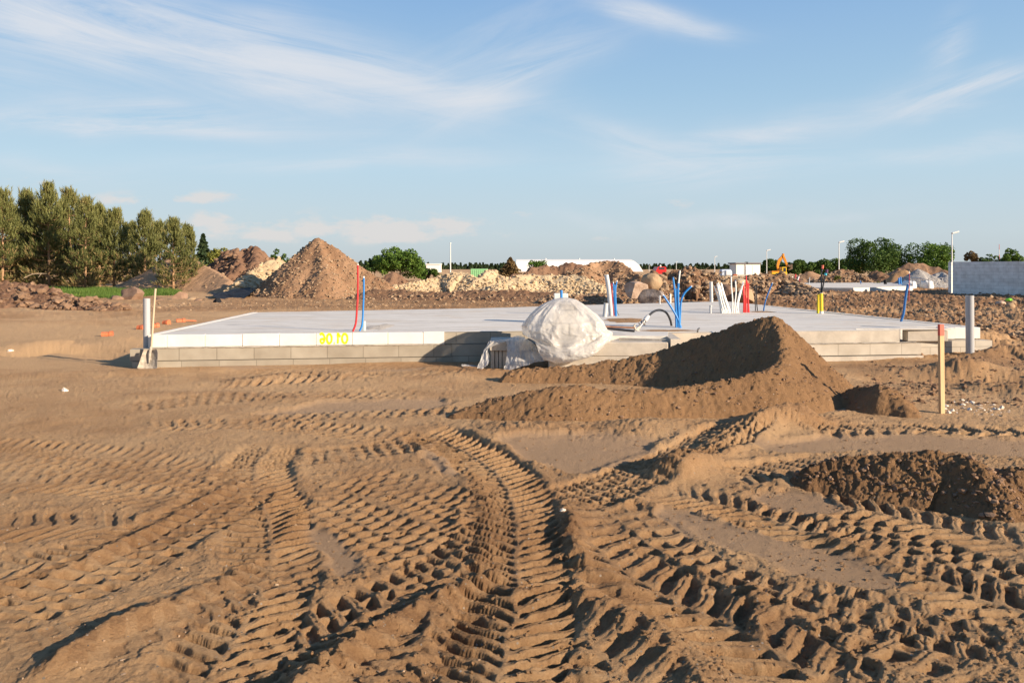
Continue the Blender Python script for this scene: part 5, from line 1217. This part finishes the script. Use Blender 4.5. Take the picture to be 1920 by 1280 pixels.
# grass under the pines
def grass(name, label, poly, n, hh, seed):
    P = [G(*q) for q in poly]; P_ = np.array(P); lo, hi = P_.min(0), P_.max(0); r_ = np.random.default_rng(seed)
    x = r_.uniform(lo[0], hi[0], n*4); y = r_.uniform(lo[1], hi[1], n*4); ok = (polysd(x, y, P) > 0) & (fbm(x*.7, y*.7, 2, seed) > -.35); x, y = x[ok][:n], y[ok][:n]; n = len(x)
    h = hh*r_.uniform(.4, 1.15, n)*(.75+.5*fbm(x*.5, y*.5, 2, seed+1)); a = r_.uniform(0, 6.28, n); z = np.zeros(n)-.03
    dx, dy = np.cos(a)*.018, np.sin(a)*.018; lx, ly = r_.normal(size=n)*h*.35, r_.normal(size=n)*h*.35
    V = np.stack([np.stack([x-dx, y-dy, z], 1), np.stack([x+dx, y+dy, z], 1), np.stack([x+lx, y+ly, h], 1)], 1).reshape(-1, 3)
    me = np_mesh(name, V, np.arange(3*n).reshape(-1, 3), False); attr(me, 'tint', np.repeat(r_.uniform(-.1, .6, n), 3))
    return tag(link(name, me, M['grass']), label, kind='stuff')
grass('grass', 'bright green grass patch under the pines behind the boulders', [(112, 556), (150, 559), (215, 560), (300, 556), (340, 554), (340, 550), (200, 546), (115, 549)], 20000, .36, 3)
grass('grass', 'darker grass strip farther back under the pines', [(-100, 546), (110, 549), (330, 548), (330, 541), (100, 539), (-100, 539)], 9000, .3, 4)

# ------------------------------------------------------------------ far built things
def frm(px, py_base, d): return ((px-960)/F*d, d)
# white hall: long body with sloping sides and end
hall = thing('storage_hall', 'long low white storage hall with roof vents behind the heaps', 'hall', ((1092-960)/F*300, 300, 0))
x0, x1 = (968-1092)/F*300, (1210-1092)/F*300; zt = H+15/F*300; prof = [(0, -1.2), (1.1, zt*.55), (3.0, zt*.86), (6.5, zt)]
mb = MB(); vs = []; n = len(prof)
pf = [(y, z) for y, z in prof]+[(20-y, z) for y, z in reversed(prof)]
for xx, ins in ((x0, 0), (x1, 1)):
    for y, z in pf:
        t = max(0, z)/zt; vs.append((xx-(4.4*t**1.2 if ins else 0), y, z))
k = len(pf); mb.add(vs, [(i, i+k, (i+1) % k+k, (i+1) % k) for i in range(k)]+[tuple(range(k)), tuple(range(2*k-1, k-1, -1))]); mb.build('cladding', M['hall'], hall)
for px in (1025, 1090, 1157):
    mb = MB(); xx = (px-1092)/F*300; mb.tube([(xx, 9, zt-.1), (xx, 9, zt+.35)], .28, 10); mb.tube([(xx, 9, zt+.35), (xx, 9, zt+.5)], [.42, .25], 10); mb.build('roof_vent', M['lamp'], hall, True)
mb = MB(); xx = (1183-1092)/F*300; mb.box(xx-.5, xx+.5, -.12, .4, -.5, 1.7); mb.build('door', M['halls'], hall)
# white shed
d = 142; cx = (1403-960)/F*d; shed = thing('shed', 'small white shed with a flat grey roof beyond the rubble', 'shed', (cx, d, 0), rz=.10)
wl = 4.4; zt = H+6/F*d
mb = MB(); mb.box(-wl/2, wl/2, 0, 3.2, -.2, zt); mb.build('wall', M['halls'], shed)
mb = MB(); mb.box(-wl/2-.25, wl/2+.15, -.25, 3.5, zt+.004, zt+.26, .05); mb.build('roof', M['roofg'], shed)
for k in (-1, 0):
    mb = MB(); mb.box(.75+k*1.5, 2.1+k*1.5-.05, -.04, .0, .15, zt-.25); mb.build('door_leaf', M['halls'], shed)
mb = MB(); mb.box(-2.4, 2.4, -1.6, -1.4, -.2, .34); mb.build('plinth', M['grey'], shed)
# far white building
far = thing('far_building', 'distant white flat building behind the round green tree', 'building', ((812-960)/F*260, 260, 0))
mb = MB(); mb.box(-2.2, 2.2, 0, 6, -.5, H+5/F*260); mb.build('wall', M['hall'], far)
mb = MB(); mb.box(-2.4, 2.4, -.2, 6.2, H+5/F*260+.004, H+5/F*260+.3); mb.build('roof', M['hall'], far)
# green container
gc = thing('container', 'pale green container top showing over the limestone heap', 'container', ((898-960)/F*110, 110, 0))
mb = MB(); mb.box(-1.15, 1.15, 0, 2.4, 0, H-3/F*110, .03); mb.build('body', M['green'], gc)
mb = MB()
for k in range(9): mb.box(-1.1+k*.26, -1.0+k*.26, -.03, -.001, .1, H-3/F*110-.15)
mb.build('ribs', M['green'], gc)
# red vehicle
rv = thing('parked_van', 'red van roof showing over the heap right of the white hall', 'van', ((1240-960)/F*150, 150, 0))
zt = H-8/F*150+.9
Q = [(-1.0, 0, .4), (-1.0, 0, 1.0), (-.6, 0, zt), (.78, 0, zt), (.95, 0, zt-.25), (.95, 0, .4)]
vs = [(x, y, z) for y in (0, 4) for x, _, z in Q]; mb = MB(); mb.add(vs, [tuple(range(5, -1, -1)) if 0 else tuple(range(6)), tuple(range(11, 5, -1))]+[(i, i+6, (i+1) % 6+6, (i+1) % 6) for i in range(6)]); mb.build('body', M['carred'], rv)
mb = MB(); mb.box(-.45, .6, -.03, -.002, zt-.5, zt-.15); mb.build('window', M['glass'], rv)
for s_ in (.6, 3.2):
    mb = MB(); mb.tube([(-1.02, s_, .32), (-.8, s_, .32)], .32, 14); mb.tube([(.8, s_, .32), (1.0, s_, .32)], .32, 14); mb.build('wheel', M['blk'], rv, True)
mb = MB(); mb.tube([(.0, 1, zt), (.0, 1, zt+.35)], [.2, .12], 8); mb.build('roof_vent', M['hall'], rv)
# lamp posts
def lamp(px, ptop, pbase, d, label, head=1, r=.07):
    x = (px-960)/F*d; zt = H-(ptop-HY)/F*d; o = thing('street_lamp', label, 'street lamp', (x, d, 0), 'lamp posts along the far road')
    mb = MB(); mb.tube([(0, 0, -.1), (0, 0, zt*.5), (0, 0, zt-.12)], [r, r*.85, r*.6], 10); mb.build('pole', M['lamp'], o, True)
    if head:
        mb = MB(); mb.tube([(-.05, 0, zt-.14), (.12, 0, zt-.08), (.40, 0, zt+.0)], r*.5, 8); mb.build('arm', M['lamp'], o, True)
        mb = MB(); Mx = Matrix.Translation((.28, 0, zt)) @ Matrix.Rotation(-.25, 4, 'Y'); mb.box(-.32, .38, -.13, .13, -.07, .08, .04, M=Mx); mb.build('lamp_head', M['hall'], o)
    else:
        mb = MB(); mb.tube([(0, 0, zt-.12), (0, 0, zt)], r*1.1, 8); mb.build('lamp_head', M['hall'], o, True)
lamp(1785, 436, 535, 77, 'nearest and tallest lamp post beside the block wall')
lamp(1573, 453.5, 510, 100, 'lamp post rising behind the stony heap', r=.075)
lamp(1437.5, 469, 520, 140, 'lamp post between the white shed and the excavator', r=.09)
lamp(1340, 481, 510, 200, 'lamp post between the red van and the white shed', r=.1)
lamp(1268, 490.5, 506, 330, 'farthest faint lamp post left of the root heap top', r=.13)
lamp(844.5, 455, 515, 96, 'headless-looking lamp post rising from the limestone heap', head=0, r=.085)
lamp(1217, 497.5, 506, 330, 'tiny far lamp post right of the white hall end', r=.11)
# radio mast
d = 420; x = (1873.5-960)/F*d; zt = H+43/F*d; ms = thing('radio_mast', 'distant red and white radio mast above the block wall', 'mast', (x, d, 0))
for k in range(5):
    a = zt*k/5; b = zt*(k+1)/5; mb = MB(); mb.tube([(0, 0, a+.005), (0, 0, b)], [.32-.04*k, .28-.04*k], 4); mb.build('mast_section', M['orange'] if k % 2 == 0 else M['hall'], ms)
# excavator
d = 118; x = (1463-960)/F*d; ex = thing('excavator', 'orange yellow excavator with a raised bent boom beyond the rubble ridge', 'excavator', (x, d, 0))
def ez(py): return H-(py-HY)/F*d
def exx(px): return (px-1463)/F*d
mb = MB(); mb.box(exx(1446), exx(1462), 0, 1.5, ez(515), ez(508), .10); mb.build('engine_body', M['exc'], ex)
mb = MB(); mb.box(exx(1462)-.0, exx(1476), .05, 1.4, ez(517), ez(509), .06); mb.build('counterweight', M['excy'], ex)
mb = MB(); mb.box(exx(1466.5), exx(1475.5), .1, 1.2, ez(509)+.003, ez(500.5), .07); mb.build('cab', M['excy'], ex)
mb = MB(); mb.box(exx(1469.5), exx(1474), .07, .099, ez(511)+.1, ez(502)); mb.build('cab_window', M['glass'], ex)
def beam(pts, ws, yy, th, nm, m):
    mb = MB(); vs = []
    for i, (px, py) in enumerate(pts):
        a = pts[max(0, i-1)]; b = pts[min(len(pts)-1, i+1)]; t = Vector((b[0]-a[0], -(b[1]-a[1]))).normalized(); n_ = Vector((-t.y, t.x))*ws[i]
        for s_ in (-1, 1):
            for q in (0, th): vs.append((exx(px)+n_.x*s_, yy+q, ez(py)+n_.y*s_))
    fs = []
    for i in range(len(pts)-1):
        b = i*4; fs += [(b, b+4, b+6, b+2), (b+1, b+3, b+7, b+5), (b, b+1, b+5, b+4), (b+2, b+6, b+7, b+3)]
    b = (len(pts)-1)*4; fs += [(0, 2, 3, 1), (b, b+1, b+3, b+2)]; mb.add(vs, fs); return mb.build(nm, m, ex)
beam([(1462.5, 509), (1460.5, 498), (1463, 489), (1471, 479), (1472, 475.5)], [.14, .16, .2, .15, .09], .5, .3, 'boom', M['exc'])
beam([(1470, 477), (1474, 487), (1479, 500)], [.10, .16, .10], .42, .28, 'arm', M['exc'])
beam([(1463, 499), (1468, 490), (1471, 483)], [.05, .05, .05], .82, .1, 'hydraulic_ram', M['steel'])
beam([(1471.5, 475.5), (1471, 481)], [.09, .11], .85, .12, 'knuckle', M['blk'])
beam([(1478, 497), (1483, 499), (1486, 496), (1486, 503), (1481, 506)], [.12, .16, .12, .16, .06], .3, .55, 'bucket', M['bark'])
for yy in (-.05, 1.15):
    mb = MB(); mb.box(exx(1446), exx(1478), yy, yy+.4, .02, .55, .18); mb.build('track', M['blk'], ex)
# yellow sheet of machinery below
mb = MB(); mb.box(-.45, .45, 0, .8, .1, 1.05, .12); mb.box(-.2, .5, .1, .6, 1.05, 1.18, .04); o = mb.build('barrel_box', M['excy']); o.location = ((1452-960)/F*70, 70, .0); tag(o, 'yellow machine box low in front of the excavator', 'machine')
# blue-white pallets of wrapped material
def pack(px0, px1, pt, pb, d, label, m, nm='wrapped_pallet', cat='pallet', group=None):
    x0, x1 = (px0-960)/F*d, (px1-960)/F*d; zt = H-(pt-HY)/F*d; zb = max(0, H-(pb-HY)/F*d); cx = (x0+x1)/2
    o = thing(nm, label, cat, (cx, d, 0), group); w = (x1-x0)/2
    mb = MB(); mb.box(-w, w, 0, w*1.4, zb+.14, zt, .08); mb.build('wrapped_load', m, o)
    mb = MB()
    for k in range(3): mb.box(-w, w, k*w*.6, k*w*.6+.1, zb+.0, zb+.13)
    mb.build('pallet_base', M['woodold'], o); return o
pack(1352, 1372, 505, 521, 62, 'bluish white wrapped pallet standing left of the white shed', M['wrapb'])
pack(1360, 1373, 507, 521, 60, 'whiter wrapped pallet in front of the bluish one', M['sack'])
pack(1327, 1344, 513, 521, 64, 'low white wrapped bundle on the rubble left of the bluish pallet', M['sack'])
pack(1374, 1384, 514, 519, 90, 'small orange crate between the wrapped pallet and the shed', M['terra'], 'crate', 'crate')
# second slab with its own conduits
s2 = thing('second_foundation', 'second thin concrete foundation slab in the middle distance at the right', 'foundation', (24, 56, 0))
pl = [W(1472, 538, 52), W(1595, 547, 50), W(1640, 541, 54), W(1700, 538, 58), W(1700, 534, 66), W(1520, 533.5, 64)]
pl = [((1472-960)/F*52, 52), ((1600-960)/F*50, 50), ((1712-960)/F*54, 54), ((1705-960)/F*68, 68), ((1510-960)/F*66, 66)]
mb = MB(); mb.prism([(x-24, y-56) for x, y in pl], .0, .36); mb.build('slab', M['slab'], s2)
mb = MB(); mb.prism([(x-24, y-56.05) for x, y in (pl[0], pl[1], (pl[1][0], pl[1][1]+.3), (pl[0][0]+.1, pl[0][1]+.3))], -.1, .30); mb.build('edge_course', M['grey'], s2)
def cond2(label, pts, d, m, r=.035, tip=None): pipe('conduit', label, [W(a, b, d) for a, b in pts], r, M[m], group='conduits on the second slab', tip=tip, z0=-.02)
cond2('magenta conduit at the left of the bunch on the second slab', [(1490, 538), (1489, 530), (1491, 518)], 60, 'dred', .06)
cond2('red topped conduit in the bunch on the second slab', [(1492, 538), (1492, 528), (1491.5, 514)], 60.3, 'red', .05)
cond2('white conduit of the second slab bunch spreading left', [(1493.5, 538), (1492.5, 530), (1485, 519)], 59.8, 'wht', .05)
cond2('white conduit of the second slab bunch spreading right', [(1494, 538), (1494, 530), (1498, 518)], 59.6, 'wht', .05)
cond2('violet conduit at the right of the bunch on the second slab', [(1499, 538), (1499, 528), (1497.5, 517)], 60.2, 'dred', .045)
cond2('whitish post on the second slab right of the bunch', [(1517, 537), (1517.5, 528), (1518, 520)], 60, 'pipel', .03)
cond2('blue grey stub in the middle of the second slab', [(1614, 535), (1614, 530), (1612.5, 526)], 62, 'dblue', .04)
cond2('left blue conduit at the right end of the second slab', [(1686, 534), (1685.5, 525), (1685, 521)], 60, 'blue', .06)
cond2('right blue conduit at the right end of the second slab', [(1690, 533), (1689, 526), (1688.5, 519)], 60, 'blue', .05)
x, y, z = W(1660, 531, 61); mb = MB(); mb.tube([(0, 0, 0), (0, 0, .3), (0, 0, .34)], [.11, .12, .10], 14); o = mb.build('bucket', M['tarp'], smooth=True); o.location = (x, y, .36); tag(o, 'dark bucket standing on the second slab', 'bucket')
# white sacks and reinforcing mesh
for px, w, hh, d, lb in ((1705, 24, 9, 57, 'left pile of white plastic-covered sacks by the gravel cone'), (1737, 22, 9, 57, 'right pile of white plastic-covered sacks by the gravel cone')):
    x = (px-960)/F*d; W2 = w/F*d/2; h2 = H-(533-hh-HY)/F*d-.2
    ic = np.linspace(0, 1, 14); v_, t_ = np.meshgrid(ic, np.linspace(0, 2*np.pi, 36, endpoint=False), indexing='ij')
    q = (1-v_**3.2)**.5; V = np.stack([W2*q**.5*np.cos(t_)*(1+.1*fbm(t_*2, v_*3, 2, 5)), .6*q**.5*np.sin(t_), h2*v_*(1+.12*fbm(t_*3, v_*3, 2, 6))], 2).reshape(-1, 3)
    i = np.arange(13*36).reshape(13, 36); j = np.roll(i, -1, 1); me = np_mesh('sack_pile', V, np.stack([i, j, j+36, i+36], 2).reshape(-1, 4)); o = link('sack_pile', me, M['sack']); o.location = (x, d, .15); tag(o, lb, 'sack pile')
mb = MB(); r0 = .02
for k in range(7): a = W(1712+k*4.5, 521.5+k*.5, 56.4); mb.tube([a, (a[0], a[1]+1.2, a[2]+.12)], r0, 5)
for k in range(3): mb.tube([W(1711, 521.5, 56.4+k*.5), W(1741, 524.5, 56.4+k*.5)], r0, 5)
for px in (1711, 1726, 1741): a = W(px, 522, 56.4); mb.tube([a, (a[0], a[1], .1)], r0, 5)
o = mb.build('wire_mesh', M['steel'], smooth=True); tag(o, 'rusty wire mesh lying on legs over the white sacks', 'wire mesh')
tr = thing('trestle', 'small grey trestle frame right of the white sacks', 'trestle', (*frm(1760, 0, 57), 0))
for s_ in (-1, 1):
    mb = MB(); mb.tube([(s_*.32-.2, 0, 0), (s_*.32, .1, .85)], .022, 6); mb.tube([(s_*.32+.2, 0, 0), (s_*.32, .1, .85)], .022, 6); mb.build('leg_pair', M['steel'], tr, True)
mb = MB(); mb.tube([(-.45, .1, .87), (.45, .1, .87)], .03, 6); mb.build('top_rail', M['steel'], tr, True)
# block wall of the next house
wl = thing('block_wall', 'long unfinished wall of pale blocks in shade at the right edge', 'wall', (26.6, 48.3, 0))
o = wallface('block_courses', [(26.6, 48.3), (28.55, 43.2), (31.5, 35.5)], .02, 1.975, .24, M['bwall'], None); o.parent = wl; o.location = (-26.6, -48.3, 0)
o = wallface('footing', [(26.55, 48.4), (28.50, 43.17), (31.4, 35.6)], -.3, .015, .3, M['grey'], None); o.parent = wl; o.location = (-26.6, -48.3, 0)
o = wallface('rear_courses', [(26.75, 48.7), (33.0, 50.6)], .02, 1.965, .24, M['bwall'], None); o.parent = wl; o.location = (-26.6, -48.3, 0)
# bright green bag
x, y, z = W(1892, 562, 33); me = None
import bmesh
bm = bmesh.new(); bmesh.ops.create_icosphere(bm, subdivisions=3, radius=1)
from mathutils import noise as mn
for v in bm.verts: v.co = Vector((v.co.x*.13, v.co.y*.11, v.co.z*.07))*(1+.3*mn.noise(v.co*2.2))
me = bpy.data.meshes.new('plastic_bag'); bm.to_mesh(me); bm.free(); o = link('plastic_bag', me, M['limeg']); o.location = (x, y, z); tag(o, 'bright green crumpled bag on the rubble near the block wall', 'bag')
rock('boulder', 'stone on which the bright green bag lies', 1893, 567, 33.1, .26, .24, .14, M['rk_tan'], 41)
# roots sticking out of the rubble
mb = MB()
for pts in ([(1340, 521), (1350, 513), (1361, 507)], [(1350, 513), (1352, 508)], [(1318, 512), (1324, 504), (1331, 500)], [(1337, 523), (1332, 514)]): mb.tube([W(a, b, 38.8) for a, b in pts], [.03, .02, .008][:len(pts)], 6)
o = mb.build('root', M['bark'], smooth=True); tag(o, 'tangled dark root sticking out of the rubble heap', 'root')

# ------------------------------------------------------------------ camera, sun, sky
cam = bpy.data.cameras.new('camera'); co = bpy.data.objects.new('camera', cam); COL.objects.link(co); sc.camera = co
co.location = (0, 0, H); co.rotation_euler = (R(90), 0, 0)
cam.sensor_width = 36; cam.lens = 36*F/1920; cam.shift_y = -(640-HY)/1920; cam.clip_end = 9000; cam.clip_start = .1
sv_ = Vector((SUN_AZ[0], SUN_AZ[1], 0)).normalized()*math.cos(R(SUN_EL))+Vector((0, 0, math.sin(R(SUN_EL))))
sun = bpy.data.lights.new('sun', 'SUN'); sun.energy = 5.0; sun.angle = R(.55); sun.color = (1, .83, .64)
so = bpy.data.objects.new('sun', sun); COL.objects.link(so); so.rotation_euler = sv_.to_track_quat('Z', 'Y').to_euler()
wd = bpy.data.worlds.new('World'); sc.world = wd; wd.use_nodes = True; nt = wd.node_tree; nt.nodes.clear(); L = nt.links.new
out = N(nt, 'ShaderNodeOutputWorld'); bg = N(nt, 'ShaderNodeBackground'); L(bg.outputs[0], out.inputs[0]); bg.inputs[1].default_value = SKYS
sky = N(nt, 'ShaderNodeTexSky', sky_type='NISHITA'); sky.sun_disc = False; sky.sun_elevation = R(SUN_EL); sky.sun_rotation = math.atan2(sv_.x, sv_.y); sky.air_density = 1.0; sky.dust_density = .6; sky.ozone_density = 1.6
tc = N(nt, 'ShaderNodeTexCoord'); sp = N(nt, 'ShaderNodeSeparateXYZ'); L(tc.outputs['Generated'], sp.inputs[0])
def mth(op, a, b=None, c=None, clamp=False):
    n = N(nt, 'ShaderNodeMath', operation=op); n.use_clamp = clamp
    for i, v in enumerate((a, b, c)):
        if v is None: continue
        if isinstance(v, (int, float)): n.inputs[i].default_value = v
        else: L(v, n.inputs[i])
    return n.outputs[0]
yy = mth('MAXIMUM', sp.outputs[1], .02); U = mth('DIVIDE', sp.outputs[0], yy); Vv = mth('DIVIDE', sp.outputs[2], yy)
# fibrous noise, drawn out along the wind
def fib(ang, sx, sy, det=9, rough=.62, dist=.6, seed=0):
    cb = N(nt, 'ShaderNodeCombineXYZ'); L(U, cb.inputs[0]); L(Vv, cb.inputs[1]); cb.inputs[2].default_value = seed
    mp = N(nt, 'ShaderNodeMapping', vector_type='TEXTURE'); mp.inputs['Rotation'].default_value = (0, 0, ang); mp.inputs['Scale'].default_value = (1/sx, 1/sy, 1); L(cb.outputs[0], mp.inputs[0])
    n = N(nt, 'ShaderNodeTexNoise'); n.inputs['Scale'].default_value = 1; n.inputs['Detail'].default_value = det; n.inputs['Roughness'].default_value = rough; n.inputs['Distortion'].default_value = dist; L(mp.outputs[0], n.inputs['Vector']); return n.outputs['Fac']
fibs = {0: fib(R(-14), 2.6, 22, rough=.7), 1: fib(R(4), 2.8, 30, rough=.68, seed=3), 2: fib(R(22), 2.8, 24, rough=.68, seed=5), 3: fib(0, 9, 20, 8, .6, .4, seed=9)}
wob = fib(0, 2.6, 3.4, 4, .5, 0, seed=12); wob2 = fib(0, 2.6, 3.4, 4, .5, 0, seed=20)
UW = mth('ADD', U, mth('MULTIPLY', mth('SUBTRACT', wob, .5), .22)); VW = mth('ADD', Vv, mth('MULTIPLY', mth('SUBTRACT', wob2, .5), .10))
acc = None
CL = [  # px, py, angle(deg, up = +), half length, half height (px), strength, fibre set, sharpness
 (150, 45, -8, 330, 60, .85, 0), (430, 90, -14, 240, 55, .95, 0), (600, 135, -16, 220, 42, .70, 0), (780, 175, -6, 200, 26, .95, 1), (960, 150, 22, 190, 34, .75, 2), (880, 90, 24, 200, 40, .35, 2),
 (250, 225, -4, 260, 18, 1.0, 1), (330, 200, -6, 200, 22, .55, 1), (60, 100, -5, 200, 60, .30, 0),
 (1250, 18, -10, 100, 22, .8, 0), (1340, 38, -8, 60, 14, .5, 0),
 (1200, 262, -10, 110, 22, .55, 0), (1320, 290, 4, 140, 24, .75, 1), (1440, 235, 8, 170, 20, .6, 1),
 (1790, 160, 18, 150, 18, .9, 2), (1765, 85, 40, 55, 26, .6, 2), (1740, 205, 8, 80, 12, .5, 1), (1650, 200, 30, 70, 30, .35, 2),
 (650, 305, 1, 260, 18, .45, 1), (1880, 265, 8, 120, 18, .5, 1), (1680, 290, 2, 160, 12, .4, 1), (120, 320, -8, 160, 20, .35, 1),
 (1300, 385, 3, 200, 12, .45, 3), (1400, 400, 0, 220, 10, .4, 3)]
for px, py, ang, hl, hh_, stg, fs_ in CL:
    cu, cv = (px-960)/F, (HY-py)/F; ca, sa = math.cos(R(ang)), math.sin(R(ang))
    du = mth('SUBTRACT', UW, cu); dv = mth('SUBTRACT', VW, cv)
    a = mth('MULTIPLY_ADD', du, ca*F/hl, mth('MULTIPLY', dv, sa*F/hl)); b = mth('MULTIPLY_ADD', dv, ca*F/hh_, mth('MULTIPLY', du, -sa*F/hh_))
    e = mth('MULTIPLY', mth('EXPONENT', mth('MULTIPLY', mth('ADD', mth('MULTIPLY', a, a), mth('MULTIPLY', b, b)), -.75)), 1.15)
    f = mth('MULTIPLY', mth('SUBTRACT', fibs[fs_], .33), 3.2, clamp=True)
    q = mth('MULTIPLY', mth('MULTIPLY', e, f), stg); acc = q if acc is None else mth('MAXIMUM', mth('MULTIPLY_ADD', q, .5, acc), q) if False else mth('SUBTRACT', mth('ADD', acc, q), mth('MULTIPLY', acc, q))
# low cumulus tufts
cb = N(nt, 'ShaderNodeCombineXYZ'); L(U, cb.inputs[0]); L(Vv, cb.inputs[1]); mp = N(nt, 'ShaderNodeMapping'); mp.inputs['Scale'].default_value = (17, 46, 1); L(cb.outputs[0], mp.inputs[0])
cn = N(nt, 'ShaderNodeTexNoise'); cn.inputs['Scale'].default_value = 1; cn.inputs['Detail'].default_value = 10; cn.inputs['Roughness'].default_value = .58; L(mp.outputs[0], cn.inputs['Vector'])
cum = None
for px, py, hl, hh_, stg in ((720, 430, 230, 30, 1.0), (540, 432, 200, 26, .9), (390, 420, 60, 28, 1.0), (380, 372, 90, 14, .8), (240, 375, 110, 14, .6), (900, 440, 120, 12, .4), (1280, 382, 90, 9, .5), (480, 405, 40, 8, .5), (60, 345, 100, 16, .5), (1150, 380, 30, 8, .5), (1120, 445, 60, 8, .35), (980, 400, 40, 7, .5)):
    a = mth('MULTIPLY', mth('SUBTRACT', U, (px-960)/F), F/hl); b = mth('MULTIPLY', mth('SUBTRACT', Vv, (HY-py)/F), F/hh_)
    e = mth('MULTIPLY', mth('EXPONENT', mth('MULTIPLY', mth('ADD', mth('MULTIPLY', a, a), mth('MULTIPLY', b, b)), -1.0)), stg); cum = e if cum is None else mth('MAXIMUM', cum, e)
cumv = mth('MULTIPLY', mth('SUBTRACT', mth('ADD', cn.outputs['Fac'], mth('MULTIPLY', cum, .34)), .64), 7.0, clamp=True); cumv = mth('MULTIPLY', mth('MULTIPLY', cumv, mth('MULTIPLY', cum, 1.8, clamp=True)), .70)
front = mth('GREATER_THAN', sp.outputs[1], .05)
K = 1/(SKYS*2**EXPO)
rp_ = ramp(nt, [(0, (.53, .60, .64)), (.04, (.57, .67, .73)), (.12, (.51, .69, .82)), (.21, (.38, .585, .79)), (.32, (.27, .47, .76)), (.5, (.14, .30, .60)), (1, (.08, .19, .45))])
L(sp.outputs[2], rp_.inputs[0]); sc1 = N(nt, 'ShaderNodeMix', data_type='RGBA', blend_type='MULTIPLY'); sc1.inputs[0].default_value = 1; L(rp_.outputs[0], sc1.inputs[6]); sc1.inputs[7].default_value = (K, K, K, 1)
bl = N(nt, 'ShaderNodeMix', data_type='RGBA'); bl.inputs[0].default_value = .92; L(sky.outputs[0], bl.inputs[6]); L(sc1.outputs[2], bl.inputs[7]); SKYW = .78*K
m1 = N(nt, 'ShaderNodeMix', data_type='RGBA'); L(mth('MULTIPLY', mth('MULTIPLY', acc, .92, clamp=True), front), m1.inputs[0]); L(bl.outputs[2], m1.inputs[6]); m1.inputs[7].default_value = (SKYW*.95, SKYW*.985, SKYW*1.05, 1)
m2 = N(nt, 'ShaderNodeMix', data_type='RGBA'); L(mth('MULTIPLY', cumv, front), m2.inputs[0]); L(m1.outputs[2], m2.inputs[6]); m2.inputs[7].default_value = (SKYW, SKYW*.93, SKYW*.89, 1)
L(m2.outputs[2], bg.inputs[0])
sc.view_settings.view_transform = 'Standard'; sc.view_settings.look = 'None'; sc.view_settings.exposure = EXPO; sc.view_settings.gamma = 1
sc.cycles.max_bounces = 8; sc.cycles.transparent_max_bounces = 16
